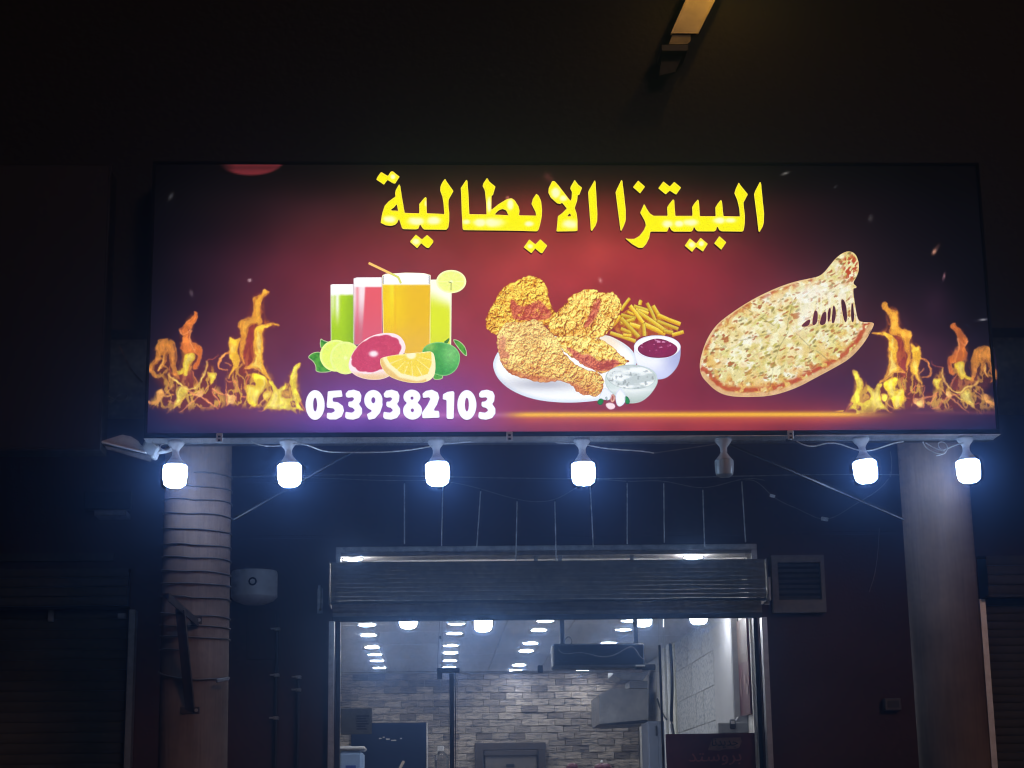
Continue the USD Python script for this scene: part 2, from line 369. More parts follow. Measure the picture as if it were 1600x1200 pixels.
zc0, zc1 = at(850, 966, 13.95)[2], zb - .01
N2 = 4
for i in range(N2):
    part(sh_, 'slat', slat(XL - .02, XR + .02, 13.95, zc0 + .03 + (zc1 - zc0) * i / N2, zc0 + .03 + (zc1 - zc0) * (i + 1) / N2 - .001, .003), m_slat)
part(sh_, 'bottom_bar', box(XL - .02, XR + .02, 13.93, 13.965, zc0 - .012, zc0 + .027, .004), m_darkmetal)
for X in (XL - .045, XR + .005):
    rail = part(sh_, 'guide_rail', cat_([box(X, X + .04, 13.90, 13.912, .2, zc0 - .012), box(X, X + .006, 13.912, 13.995, .2, zc0 - .012), box(X + .034, X + .04, 13.912, 13.995, .2, zc0 - .012)]), m_alu)
for X, y in ((at(499, 930, 13.9)[0], 932), (at(1201, 925, 13.9)[0], 925)):
    z = at(700, y, 13.9)[2]
    part(sh_, 'bracket', cat_([box(X - .008, X + .012, 13.86, 13.998, z - .09, z + .09, .003), box(X - .02, X + .02, 13.985, 13.997, z - .11, z + .08)]), m_galv)

# slot over the shutter box: frame and glass
fr = thing('transom_window', 'long narrow window slot with a grey frame above the shutter box', 'window', (XL, W, ZS))
part(fr, 'frame', cat_([box(XL + .001, XR - .001, 13.93, 13.997, ZS - .012, ZS + .03, .004), box(XL + .001, XL + .04, 13.94, 13.998, ZS - .2, ZS - .012), box(XR - .04, XR - .001, 13.94, 13.998, ZS - .2, ZS - .012)]), m_galv)
part(fr, 'lintel_panel', box(XL + .04, XR - .04, 13.96, 13.98, at(700, 868.5, 13.97)[2], ZS - .012), m_slat)
for i, (a, b) in enumerate(((532, 689), (690, 744), (745, 836), (838, 872), (879, 984), (990, 1010), (1011, 1166))):
    part(fr, 'pane', box(at(a, 870, 13.985)[0], at(b, 870, 13.985)[0], 13.984, 13.988, ZS - .2, at(700, 868.5, 13.97)[2] - .002), m_glass)
for px in (837, 875, 987):
    part(fr, 'mullion', box(at(px - 3, 870, 13.98)[0], at(px + 3, 870, 13.98)[0], 13.976, 13.99, ZS - .2, at(700, 868.5, 13.97)[2] - .002), m_galv)

def shutter(name, label, x0, x1, ztop, ph, rail_x, panel):
    t = thing(name, label, 'shutter', ((x0 + x1) / 2, W, .12))
    z = .13; k = 0
    zlo = 1.7
    while z < ztop - .35:
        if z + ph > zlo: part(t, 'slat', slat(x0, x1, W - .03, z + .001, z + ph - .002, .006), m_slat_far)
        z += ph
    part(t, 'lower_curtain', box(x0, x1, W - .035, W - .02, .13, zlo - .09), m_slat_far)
    hz = (ztop + .0 - z) / 4
    for i in range(4):
        part(t, 'box_slat', slat(x0 - .02, x1 + .02, W - .20 - .02 * math.sin(math.pi * (i + .5) / 4), z + i * hz + .003, z + (i + 1) * hz - .003, .008), m_slat_far)
    part(t, 'box_bottom', box(x0 - .02, x1 + .02, W - .2, W - .02, z - .012, z - .001), m_darkmetal)
    for X in rail_x:
        part(t, 'guide_rail', cat_([box(X, X + .045, W - .12, W - .108, .13, z - .02), box(X, X + .008, W - .107, W - .004, .13, z - .02), box(X + .036, X + .045, W - .107, W - .004, .13, z - .02)]), m_alu)
    return t
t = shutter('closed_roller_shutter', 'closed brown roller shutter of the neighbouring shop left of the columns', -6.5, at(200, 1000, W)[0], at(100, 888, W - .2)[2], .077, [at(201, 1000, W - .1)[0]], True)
xx = at(78, 960, 13.9); part(t, 'latch', box(xx[0] - .02, xx[0] + .02, 13.92, 13.965, xx[2] - .05, xx[2] + .05, .004), m_galv)
xx = at(190, 962, 13.9); part(t, 'latch', box(xx[0] - .03, xx[0] + .03, 13.90, 13.93, xx[2] - .02, xx[2] + .02, .004), m_galv)
part(t, 'lintel_strip', box(-6.5, at(180, 870, W)[0], W - .06, W - .005, at(100, 878, W)[2], at(100, 866, W)[2]), m_slat_far)
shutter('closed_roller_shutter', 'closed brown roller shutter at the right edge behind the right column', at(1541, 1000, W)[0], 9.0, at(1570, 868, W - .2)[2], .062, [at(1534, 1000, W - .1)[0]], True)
n_ = thing('flat_floodlight', 'flat unlit dark floodlight above the left neighbouring shutter', 'floodlight', at(168, 798, 13.9))
a, b = at(133, 768, 13.8), at(205, 797, 13.8)
part(n_, 'housing', box(a[0], b[0], 13.75, 13.84, b[2], a[2], .01), m_darkmetal)
a, b = at(148, 797, 13.8), at(198, 806, 13.8)
part(n_, 'mount', box(a[0], b[0], 13.78, 13.99, b[2], a[2] - .004, .004), m_greywire)

# ------------------------------------------------------------------ glass front
gf = thing('glass_front', 'frameless clear glass shop front with black patch fittings', 'shop front', (XL, W + .1, .2))
GY = W + .10
def gpane(a, b, ya, yb, Y=GY, name='pane', m=None):
    p, q = at(a, ya, Y), at(b, yb, Y); zb_ = q[2] if yb < 1195 else .22
    part(gf, name, box(p[0], q[0], Y, Y + .010, zb_, p[2], .0015), m or m_glass)
part(gf, 'head_channel', box(XL + .002, XR - .002, GY - .03, GY + .04, ZH - .01, ZH + .03), m_darkmetal)
part(gf, 'jamb', box(XL + .001, XL + .035, GY - .03, GY + .04, .2, ZH - .012), m_darkmetal)
part(gf, 'jamb', box(XR - .03, XR - .001, GY - .03, GY + .04, .2, ZH - .012), m_darkmetal)
gpane(533, 690, 967, 1049); gpane(691, 1031, 967, 1049); gpane(1036, 1179, 962, 1200)
gpane(533, 701, 1051, 1200); 
gpane(714, 1030, 1051, 1200, name='door_leaf')
def gbox(name, a, b, ya, yb, m, Y0=-.02, Y1=.03, lab=None):
    p, q = at(a, ya, GY), at(b, yb, GY); zb_ = q[2] if yb < 1199 else .22
    return part(gf, name, box(p[0], q[0], GY + Y0, GY + Y1, zb_, p[2], .002), m, label=lab)
gbox('patch_fitting', 683, 718, 1044, 1051, m_black); gbox('patch_fitting', 683, 691, 1051.2, 1061, m_black)
gbox('patch_fitting', 840, 848, 1040, 1051, m_black)
gbox('door_stile', 702, 710, 1052, 1200, m_darkmetal, -.012, .018)
gbox('edge_seal', 710.4, 713, 1046, 1200, m_black, -.008, .012)
h = gbox('pull_handle', 705, 709, 1133, 1165, m_black, -.07, -.05)
p = at(707, 1140, GY); part(h, 'standoff', box(p[0] - .008, p[0] + .008, GY - .049, GY - .013, p[2] - .01, p[2] + .01), m_black)
gbox('edge_seal', 1032, 1035, 1008, 1200, m_black, -.012, .02)
gbox('edge_strip', 719, 1004, 1049.4, 1050.8, m_alu, -.006, .016)
p = at(688, 996, GY); part(gf, 'spider_clip', box(p[0] - .008, p[0] + .008, GY - .016, GY - .002, p[2] - .01, p[2] + .01, .002), m_black)

# paper stuck on the left pane: two blocks of unreadable small print
m_sheet = mat('sticker_sheet', (.15, .18, .17), .4, var=.15); m_ink = mat('faint_ink', (.03, .035, .035), .6)
st = thing('window_sticker', 'grey green sticker with small dark lines on the left glass pane', 'sticker', at(556, 1147, GY - .004))
a, b = at(533, 1107, GY - .004), at(581, 1147, GY - .004)
part(st, 'sheet', box(a[0], b[0], GY - .004, GY - .0015, b[2], a[2], .001), m_sheet)
for i in range(6):
    for (u, v) in ((557, 577),):
        c, d = at(u, 1118 + i * 4, GY), at(v - (i * 5) % 7, 1120 + i * 4, GY)
        part(st, 'print_line', box(c[0], d[0], GY - .006, GY - .0045, d[2], c[2]), m_ink)

# maroon panel with Arabic words at the foot of the right pane
FONT = glob.glob('/opt/blender-*/*/datafiles/fonts/NotoSansArabic*')[0]
def glyphs(text, height):
    from PIL import ImageFont
    font = ImageFont.truetype(FONT, 80); x = 0; out = []
    for ch in text:
        mk = font.getmask(ch, mode='L'); w_, h_ = mk.size
        g = (np.array(mk).reshape(h_, w_) > 110) if w_ and h_ else np.zeros((1, 1), bool)
        bb = font.getbbox(ch, anchor='ls')
        rows = [sbox(bb[0] + s, -bb[1] - r - 1, bb[0] + e, -bb[1] - r) for r in range(g.shape[0]) for s, e in zip(*(np.nonzero(np.diff(np.pad(g[r].astype(np.int8), 1)) == k)[0] for k in (1, -1)))]
        if rows: out.append(affinity.translate(unary_union(rows).buffer(.8).buffer(-.6).simplify(.5), x, 0))
        x += font.getlength(ch)
    return affinity.scale(unary_union(out), height / 80, height / 80, origin=(0, 0)), x * height / 80
pn = thing('menu_panel', 'dark maroon panel with Arabic words on the lower right of the glass front', 'sign', at(1110, 1200, GY - .02))
a, b = at(1040, 1147, GY - .02), at(1179, 1147, GY - .02)
part(pn, 'board', box(a[0], b[0], GY - .022, GY - .006, .9, a[2], .003), mat('maroon_panel', (.12, .018, .022), .6, var=.3))
m_tan = mat('tan_patch', (.30, .17, .12), .6, var=.4, scale=25); m_tanink = mat('dull_red_ink', (.36, .11, .09), .6); m_dkink = mat('brown_ink', (.02, .010, .010), .6)
def place_text(parent, name, words, pxr, pyb, hpx, m, Y, stretch=1.0):
    g, wid = glyphs(words, 1.0)
    p = at(pxr, pyb, Y); s = hpx * Y / F
    g = affinity.affine_transform(g, [s * stretch, 0, 0, s, p[0] - wid * s * stretch, p[2]])
    ms = []
    for poly in getattr(g, 'geoms', [g]):
        e = trimesh.creation.extrude_polygon(poly, .0015, engine='earcut'); e.apply_transform(np.array([[1, 0, 0, 0], [0, 0, -1, Y], [0, 1, 0, 0], [0, 0, 0, 1.]])); ms.append(e)
    part(parent, name, cat_(ms), m)
bp = Polygon([(1106, 1172), (1112, 1155), (1118, 1153), (1157, 1152), (1159, 1158), (1155, 1168), (1150, 1170), (1130, 1171), (1125, 1173)])
q = at(*np.array(bp.exterior.coords).T[:, :-1], GY - .0225)
e = trimesh.creation.extrude_polygon(Polygon([(a_[0], a_[2]) for a_ in q]), .0015, engine='earcut'); e.apply_transform(np.array([[1, 0, 0, 0], [0, 0, -1, GY - .0225], [0, 1, 0, 0], [0, 0, 0, 1.]]))
part(pn, 'brush_patch', e, m_tan)
place_text(pn, 'lettering', 'ﺎﻧﺪﻳﺪﺟ', 1154, 1165, 17, m_dkink, GY - .0245)
place_text(pn, 'lettering', 'ﺪﺘﺳﻭﺮﺑ', 1160, 1189, 26, m_tanink, GY - .0245, 1.15)

# ------------------------------------------------------------------ things in the shop
ac = thing('air_curtain', 'black air curtain box hung on two bars inside the glass front', 'air curtain', at(935, 1043, 14.6))
a, b = at(863, 1006, 14.6), at(1008, 1043, 14.6)
part(ac, 'casing', box(a[0], b[0], 14.60, 14.61 + .2, b[2], a[2], .012), m_black)
part(ac, 'front_recess', box(a[0] + .02, b[0] - .012, 14.594, 14.599, b[2] + .03, a[2] - .012, .002), mat('deep_black', (.004, .004, .006), .9, spec=.05))
part(ac, 'lower_lip', box(a[0] - .006, b[0] - .05, 14.585, 14.60, b[2] - .004, b[2] + .02, .004), mat('grey_lip', (.05, .05, .055), .5))
for px in (879, 994):
    p = at(px, 1006, 14.66); part(ac, 'hanger_bar', box(p[0] - .018, p[0] + .018, 14.67, 14.70, p[2], CEIL + .01, .002), m_darkmetal)
a, b = at(992, 1038, 14.56), at(1024, 1047, 14.56)
part(ac, 'sensor_box', box(a[0], b[0], 14.54, 14.58, b[2], a[2], .004), m_black)
a = at(993, 1039, 14.535); b = at(1008, 1041, 14.535); part(ac, 'sensor_strip', box(a[0], b[0], 14.532, 14.539, b[2], a[2]), m_white)
solo('air_curtain_cable', 'thin cable drooping across the front of the black air curtain', 'cable', tube(spline([at(872, 1012, 14.57), at(875, 1018, 14.575), at(905, 1020, 14.575), at(938, 1026, 14.575), at(965, 1021, 14.575), at(990, 1012, 14.575), at(995, 1018, 14.575), at(1007, 1030, 14.575)], 40), .004, 5), m_greywire, True)
solo('looped_cable', 'small black cable loop beside the left hanger bar', 'cable', tube(spline([at(882, 1006, 14.63), at(884, 998, 14.63), at(889, 995, 14.63), at(893, 999, 14.63), at(892, 1006, 14.63)], 20), .004, 5), m_black, True)

hood = thing('extractor_hood', 'grey extractor hood with a clear film skirt at the back of the shop', 'hood', at(975, 1130, 20.2))
def prism(pxs, Y0, Y1, mm=None):
    q = at(*np.array(pxs, float).T, Y0); pts = np.vstack([q, q + [0, Y1 - Y0, 0]])
    return trimesh.convex.convex_hull(pts)
m_steel = mat('brushed_steel', (.33, .33, .34), .45, .6, var=.3, scale=8)
part(hood, 'canopy', prism([(936, 1086), (954, 1076), (1013, 1076), (1013, 1124), (985, 1124), (937, 1131)], 20.2, 21.2), m_steel)
part(hood, 'edge_strip', prism([(936.5, 1131.6), (985, 1124.8), (1012, 1125), (1012, 1130), (957, 1132.5)], 20.22, 21.1), m_black)
part(hood, 'duct', prism([(958, 1054), (972, 1062), (1005, 1063), (1013, 1050), (1013, 1046), (958, 1046)], 20.4, 21.0), m_steel)
part(hood, 'duct_riser', prism([(984, 1063.5), (1012, 1063.5), (1012, 1075), (984, 1075)], 20.5, 21.0), m_steel)

door = thing('kitchen_hatch', 'brown framed hatch with a roller blind in the stone wall', 'hatch', at(797, 1200, 21.94))
m_brown = mat('brown_frame', (.06, .048, .045), .5, var=.2); m_blind = mat('hatch_blind', (.17, .15, .14), .6, var=.15)
def dbox(name, a, b, ya, yb, m, y0, y1, par=door):
    p, q = at(a, ya, y0), at(b, yb, y0); zb_ = q[2] if yb < 1199 else .22
    return part(par, name, box(p[0], q[0], y0, y1, zb_, p[2], .004), m)
dbox('frame_head', 742, 853, 1161, 1171, m_brown, 21.86, 21.97)
dbox('frame_post', 742, 756, 1171.2, 1200, m_brown, 21.86, 21.97); dbox('frame_post', 841, 853, 1171.2, 1200, m_brown, 21.86, 21.97)
dbox('roller_box', 757, 840, 1173, 1180, m_brown, 21.84, 21.90)
dbox('blind', 758, 839, 1180.5, 1200, m_blind, 21.88, 21.91)
dbox('grip', 791, 804, 1193.5, 1198, m_black, 21.86, 21.875)
board = thing('notice_board', 'navy blue board with a white edge on the stone wall', 'board', at(610, 1200, 21.9))
dbox('panel', 549, 666, 1130, 1200, mat('navy_board', (.010, .016, .042), .8, var=.3, scale=3, spec=.1), 21.90, 21.955, board)
dbox('edge', 666.3, 668.5, 1129, 1200, m_white, 21.89, 21.958, board)
for i, (a, b, y) in enumerate(((592, 596, 1153), (598, 601, 1151), (603, 609, 1154), (611, 619, 1156), (625, 628, 1153))):
    dbox('chalk_stroke', a, b, y, y + 1.6, m_white, 21.892, 21.899, board)
tub = thing('storage_tub', 'pale blue tub with a white lid at the lower left of the window', 'tub', at(551, 1200, 15.2))
m_tub = mat('pale_blue_plastic', (.28, .42, .66), .4, var=.1)
a, b = at(528, 1173, 15.2), at(568, 1200, 15.2)
part(tub, 'body', box(a[0], b[0], 15.2, 15.5, b[2] - .25, a[2], .03), m_tub)
part(tub, 'lid', box(a[0] - .012, b[0] + .015, 15.19, 15.51, a[2] + .001, a[2] + .035, .012), m_white)
a, b = at(540, 1196, 15.195), at(556, 1203, 15.195); part(tub, 'tag', box(a[0], b[0], 15.193, 15.199, b[2], a[2]), mat('blue_tag', (.02, .06, .35), .4))
a, b = at(525, 1202, 15.1), at(600, 1202, 15.1)
shelf = thing('wall_shelf', 'dark shelf just inside the left pane, under the pale tub', 'shelf', (a[0], 15.1, .2))
part(shelf, 'top', box(a[0], b[0], 15.05, 15.6, a[2] - .28, a[2] - .252), m_darkmetal)
for X in (a[0] + .02, b[0] - .04): part(shelf, 'leg', box(X, X + .03, 15.3, 15.33, .2, a[2] - .281), m_darkmetal)
sp = thing('spray_bottle', 'clear white spray bottle left of the door edge', 'bottle', at(690, 1200, 15.4))
c = at(690, 1200, 15.4); k = 15.4 / F
part(sp, 'body', lathe([(0, -.2), (11 * k, -.2), (11 * k, 14 * k), (9 * k, 20 * k), (4 * k, 25 * k), (0, 25 * k)], c, 20), m_film, True)
part(sp, 'trigger_head', cat_([box(c[0] - .035, c[0] + .02, 15.38, 15.42, c[2] + 25 * k, c[2] + 33 * k, .004), bar(c + [-.03, 0, 28 * k], c + [-.045, 0, 12 * k], .01, .012)]), m_white)
cnt = thing('counter', 'dark service counter across the shop floor', 'counter', (0.5, 15.9, .2))
part(cnt, 'body', box(-.55, at(1030, 1100, 15.9)[0], 15.75, 16.35, .2, at(800, 1205, 15.8)[2] - .12), m_darkmetal)
part(cnt, 'top', box(-.6, at(1031, 1100, 15.9)[0], 15.7, 16.4, at(800, 1205, 15.8)[2] - .119, at(800, 1205, 15.8)[2] - .08, .01), m_steel)
m_jar = mat('dark_red_lid', (.10, .016, .028), .45, var=.2)
for px, yt, w, lab in ((894, 1192, 9, 'dark red domed jar lid, left one at the bottom of the door glass'), (942, 1192, 13, 'wider dark red domed jar lid with a pale knob')):
    c = at(px, yt, 15.95); k = 15.95 / F; zt_ = c[2]; zc = at(800, 1205, 15.8)[2] - .08
    j = thing('lidded_jar', lab, 'jar', (c[0], c[1], zc))
    part(j, 'body', lathe([(0, zc - zt_), (w * k, zc - zt_), (w * k, -.06), (0, -.06)], c, 20), m_film, 30)
    part(j, 'lid', lathe([(0, -.059), (w * k * 1.04, -.059), (w * k * 1.03, -.03), (w * k * .75, -.008), (0, 0)], c, 24), m_jar, True)
    if w > 10: part(j, 'knob', trimesh.creation.icosphere(2, .014).apply_translation(c + [-.01, 0, .008]), m_white, True)
fg = thing('tall_fridge', 'tall bluish grey cabinet beside the dark door edge', 'cabinet', at(1020, 1200, 19.2))
a, b = at(1012, 1127, 19.2), at(1031, 1127, 19.2)
part(fg, 'body', box(a[0], b[0] + .05, 19.2, 19.8, .2, a[2], .01), mat('blue_grey_metal', (.16, .19, .27), .4, var=.2))
a, b = at(1024, 1134, 19.19), at(1027, 1150, 19.19); part(fg, 'handle', box(a[0], b[0], 19.16, 19.195, b[2], a[2], .004), m_black)
wd = thing('wooden_stick', 'light wooden stick leaning before the navy board', 'stick', at(624, 1200, 20.5))
part(wd, 'shaft', bar(at(622, 1206, 20.5), at(631, 1189, 20.5), .03, .02, (0, 1, 0)), mat('pale_wood', (.4, .34, .28), .6))
dv = thing('white_router_box', 'pale box with a small grey handset under the poster', 'box', at(1150, 1145, 14.5))
a, b = at(1122, 1129, 14.45), at(1178, 1145, 14.45); part(dv, 'case', box(a[0], b[0], 14.45, 14.55, b[2], a[2], .006), mat('grey_case', (.28, .29, .3), .5))
a, b = at(1150, 1120, 14.46), at(1178, 1129, 14.46); part(dv, 'raised_end', trimesh.convex.convex_hull(np.vstack([[x, y, z] for y in (14.46, 14.54) for x, z in ((a[0] - .01, b[2] + .003), (b[0], b[2] + .003), (b[0], a[2] + .02), (a[0] + .02, a[2]))])), mat('grey_case_top', (.30, .31, .33), .5))
a, b = at(1140, 1124, 14.43), at(1150, 1139, 14.43); hs = part(dv, 'handset', box(a[0], b[0], 14.425, 14.448, b[2], a[2], .008), m_darkmetal)
a, b = at(1142, 1126, 14.42), at(1148, 1131, 14.42); part(hs, 'display', box(a[0], b[0], 14.421, 14.4245, b[2], a[2]), m_white)
a, b = at(1108, 1142, 14.4), at(1180, 1147, 14.4); part(dv, 'ledge', box(a[0], b[0], 14.35, 14.56, a[2] - .07, b[2] - .004), mat('brown_ledge', (.16, .12, .10), .6))
part(dv, 'support', box(b[0] - .05, b[0], 14.4, 14.5, .2, a[2] - .071), m_darkmetal)

# poster on the side wall near the entrance
pst = thing('wall_poster', 'dark red poster with a brown top and pale food shapes at the right edge', 'poster', (x1, 14.5, at(1165, 1118, 14.5)[2]))
yN, yF = 14.24, 14.70
def pz(py): return at(1166, py, 14.45)[2]
part(pst, 'sheet', box(x1 - .008, x1 + .008, yN, yF, pz(1118), pz(967)), mat('poster_red', (.085, .018, .024), .4, var=.3, scale=8))
part(pst, 'brown_top', box(x1 - .0105, x1 - .0085, yN, yF, pz(1035), pz(968)), mat('poster_brown', (.12, .08, .065), .4, var=.35, scale=8))
mp = mat('poster_pink', (.2, .12, .11), .4, var=.2)
for (yy, py, ry, rz) in ((14.60, 1072, .035, .075), (14.40, 1066, .04, .06), (14.32, 1078, .05, .045), (14.52, 1052, .02, .03)):
    g = np.linspace(0, 2 * np.pi, 17)[:-1]; poly = Polygon(np.c_[yy + ry * np.cos(g), pz(py) + rz * np.sin(g)])
    e = trimesh.creation.extrude_polygon(poly, .002, engine='earcut'); e.apply_transform(np.array([[0, 0, 1, x1 - .013], [1, 0, 0, 0], [0, 1, 0, 0], [0, 0, 0, 1.]])); part(pst, 'printed_shape', e, mp)

# ceiling lights
m_disc = glow('lamp_white', (.90, .94, 1.0), 82.0)
rows = {'left': [(573.6, 975), (576, 991), (581.5, 1010), (585.7, 1021), (589, 1031), (593, 1042)], 'second': [(713, 973), (710, 988), (704.5, 1007), (703.5, 1019), (703, 1031), (701.6, 1041)],
        'third': [(852, 968.5), (842, 983), (829, 1004), (822, 1016), (811, 1038), (805.6, 1047)], 'right': [(983.7, 968), (974, 982), (951, 1003), (909.6, 1046)]}
ordn = ['first', 'second', 'third', 'fourth', 'fifth', 'sixth']
dl0 = None
def downlight(p, lab):
    global dl0
    if dl0 is None:
        t = thing('ceiling_light', lab, 'ceiling light', p, 'round ceiling lights in rows')
        part(t, 'rim', lathe([(.075, 0), (.088, 0), (.087, -.004), (.079, -.008), (.075, -.008), (.075, 0)], p, 28), m_white, 30)
        part(t, 'diffuser', lathe([(0, -.001), (.0745, -.001), (.0745, -.005), (.066, -.012), (.040, -.017), (0, -.019)], p, 28), m_disc, 30)
        dl0 = t
    else: copy_of(dl0, p, lab)
for row, ps in rows.items():
    for i, q in enumerate(ps):
        p = atz(*q, CEIL); downlight(p - [0, 0, .003], f'round white ceiling light, {ordn[i]} from the front in the {row} row')
for q, s in (((551, 872.5), 'left'), ((1083, 869.5), 'right')):
    downlight(atz(*q, POCK), f'round white ceiling light seen through the slot above the shutter box, {s} one')

# ------------------------------------------------------------------ bulbs
K = 11.0 / F
m_bulb = glow('bulb_white', (.48, .67, 1.0), 32.0)
m_dead = mat('dull_opal_bulb', (.40, .45, .46), .35, var=.05)
m_sink = usdkit.material(stage, '/World/Looks/bulb_body', {'p': ('principled_bsdf', {'base_color': (.6, .61, .63), 'roughness': .4})}, [], surface='p.BSDF')
def ribbed(profile, n=48, amp=.05):
    m = lathe(profile, (0, 0, 0), n); v = m.vertices.copy(); a = np.arctan2(v[:, 1], v[:, 0]); k = np.round(a / (2 * np.pi / n)).astype(int) % 2
    r = np.hypot(v[:, 0], v[:, 1]); s = np.where((r > .022) & (k == 1), 1 - amp, 1); v[:, :2] *= s[:, None]; m.vertices = v; return m
def bulb(p, lab, lit=True, s=1.0, group=None, holder=True):
    t = thing('led_bulb', lab, 'bulb', p, group)
    def L(pr): return [(r * s, z * s) for r, z in pr]
    off = 0
    if holder:
        part(t, 'lamp_holder', lathe([(0, 0), (.050, 0), (.053, -.012), (.046, -.026), (.025, -.052), (.021, -.066), (.023, -.082), (0, -.082)], p, 28), m_white, 35); off = -.070
    else: off = 0
    q = np.array(p) + [0, 0, off]
    m = ribbed(L([(0, 0), (.020, 0), (.022, -.018), (.034, -.040), (.058, -.072), (.064, -.080), (0, -.080)])); m.apply_translation(q); part(t, 'heat_sink', m, m_sink if lit else m_white, 30)
    z0 = -.081
    part(t, 'globe', lathe(L([(0, z0), (.066, z0), (.073, z0 - .008), (.074, z0 - .03), (.073, z0 - .085), (.066, z0 - .118), (.045, z0 - .135), (0, z0 - .143)]), q, 32), (m_bulb if holder else m_inb) if lit else m_dead, 35)
    return t
m_inb = glow('inner_bulb_white', (.90, .94, 1.0), 45.0)
RY = 11.06
def zrail(px): return at(px, 690, 11.13)[2]
places = ['hanging at the left end of the sign beside the grey floodlight', 'hanging right of the left column', 'hanging under the last digits of the phone number', 'hanging under the plate of chicken', None, 'hanging just left of the right column', 'hanging at the right end of the sign, before the right column']
first = None
for px, pl in zip((275, 450, 681, 909, 1130, 1345, 1508), places):
    p = at(px, 689, RY); p[2] = zrail(800) - .002
    if px == 1130: bulb(p, 'dark unlit opal bulb, the only one not glowing under the sign', False, .80, 'bulbs under the sign')
    elif first is None: first = bulb(p, 'glowing white bulb ' + pl, group='bulbs under the sign')
    else:
        UsdGeom.Xformable(stage.GetPrimAtPath(copy_of(first, p, 'glowing white bulb ' + pl))).AddRotateXYZOp().Set(Gf.Vec3f(float(rng.uniform(-5, 3)), float(rng.uniform(-5, 5)), float(rng.uniform(0, 300))))
for px, yb, yt, lab in ((638, 983.5, 0, 'glowing bulb half hidden by the shutter edge, left one inside the shop'), (755, 988, 0, 'glowing bulb hanging lowest inside the shop behind the top of the glass'), (1005, 980, 0, 'glowing bulb half hidden by the shutter edge beside the right hanger bar'), (1092, 976.5, 0, 'glowing bulb just showing under the shutter edge at the right')):
    p = at(px, yb, 14.78); p[2] += .224
    t = bulb(p, lab, True, 1.0, 'bulbs inside the shop', holder=False)
    part(t, 'cord', tube([p + [0, 0, -.004], [p[0], p[1], CEIL + .005]], .01, 6), m_white, True)

# lamp rail, brackets and cables under the sign
rl = thing('lamp_rail', 'pale metal angle rail carrying the bulbs under the sign', 'rail', at(225, 690, RY))
zr = zrail(800)
for a, b in ((225, 1234), (1243, 1563)):
    xa, xb = at(a, 687, 11.0)[0], at(b, 687, 11.0)[0]
    part(rl, 'angle', cat_([box(xa, xb, 10.985, 11.13, zr, zr + .003), box(xa, xb, 11.126, 11.13, zr - .006, zr - .0005)]), m_alu)
for px in (343, 796, 1235):
    p = at(px, 690, 10.99); c = part(rl, 'clip', box(p[0] - 5 * K, p[0] + 5 * K, 10.972, 10.9845, zr - 7 * K, zr + 8 * K, .003), m_white)
    for d in (-4, 2):
        part(c, 'slot', box(p[0] - 2 * K, p[0] + 2 * K, 10.969, 10.9725, zr + (d - 1.5) * K, zr + (d + 1.5) * K), m_black)
def wire(name, lab, pts, r=.0042, Y=11.04, m=None, n=50, cat='cable'):
    return solo(name, lab, cat, tube(spline([at(x, y, Y + (i % 3 - 1) * .006) for i, (x, y) in enumerate(pts)], n), r, 5), m or m_whitewire, True)
wire('lamp_cable', 'white cable tangle at the left end of the lamp rail', [(238, 690), (246, 699), (256, 703), (266, 701), (270, 694), (258, 693), (250, 698), (262, 705), (276, 697), (268, 690)])
wire('lamp_cable', 'white cable sagging between the second and third bulbs', [(392, 690), (405, 695), (425, 697), (450, 695), (478, 695), (500, 703), (540, 707), (580, 707), (640, 703), (665, 699), (681, 696)])
wire('lamp_cable', 'short white cable right of the third bulb', [(681, 694), (700, 693), (715, 692), (735, 690)])
wire('lamp_cable', 'white cable sagging right of the fourth bulb', [(868, 691), (890, 693), (909, 694), (930, 698), (960, 702), (990, 704), (1022, 708)])
wire('lamp_cable', 'thin grey cable running slackly to the unlit bulb', [(1022, 708), (1050, 704), (1085, 699), (1118, 694)], m=m_greywire, r=.003)
wire('lamp_cable', 'white cable looping from the right rail piece past the sixth bulb', [(1244, 689), (1256, 695), (1272, 697), (1290, 693), (1312, 694), (1330, 700), (1345, 704), (1368, 702), (1392, 694), (1412, 690)])
wire('lamp_cable', 'bundle of pale cable loops left of the seventh bulb', [(1442, 690), (1448, 700), (1460, 707), (1474, 708), (1480, 700), (1474, 691), (1466, 694), (1470, 702), (1482, 700), (1498, 694), (1506, 692)])
wire('lamp_cable', 'pale loose cable end hanging under the loops left of the seventh bulb', [(1446, 692), (1456, 698), (1468, 703), (1476, 705), (1463, 712)])

# floodlight at the left end of the rail
FY = 11.2
fl = thing('hooded_floodlight', 'pale grey hooded floodlight tilted beside the left end of the sign', 'floodlight', at(250, 705, FY))
q = [at(161, 694, FY), at(232, 711, FY)]
d = q[1] - q[0]; nrm = unit(np.array([-d[2], 0, d[0]]))
hoodp = []
for y in (FY - .09, FY + .10):
    hoodp += [q[0] + [0, y - FY, 0], q[1] + [0, y - FY, 0]] + [at(X, Y_, y) for X, Y_ in ((222, 699), (216, 689), (205, 682), (191, 679), (178, 683))]
m_floodg = mat('floodlight_grey', (.40, .41, .43), .5, 0.0, var=.2)
part(fl, 'hood', trimesh.convex.convex_hull(np.array(hoodp)), m_floodg, 25)
part(fl, 'rim', bar(q[0] - nrm * .004, q[1] - nrm * .004, .21, .010, c=.003), m_white)
part(fl, 'glass', trimesh.convex.convex_hull(np.vstack([[at(166, 701, y), at(236, 722, y), at(236, 713, y), at(164, 696, y)] for y in (FY - .085, FY + .085)])), mat('dull_glass', (.16, .17, .19), .25))
part(fl, 'ballast_box', bar(at(224, 700, FY), at(247, 708, FY), .12, .085, c=.01), m_floodg)
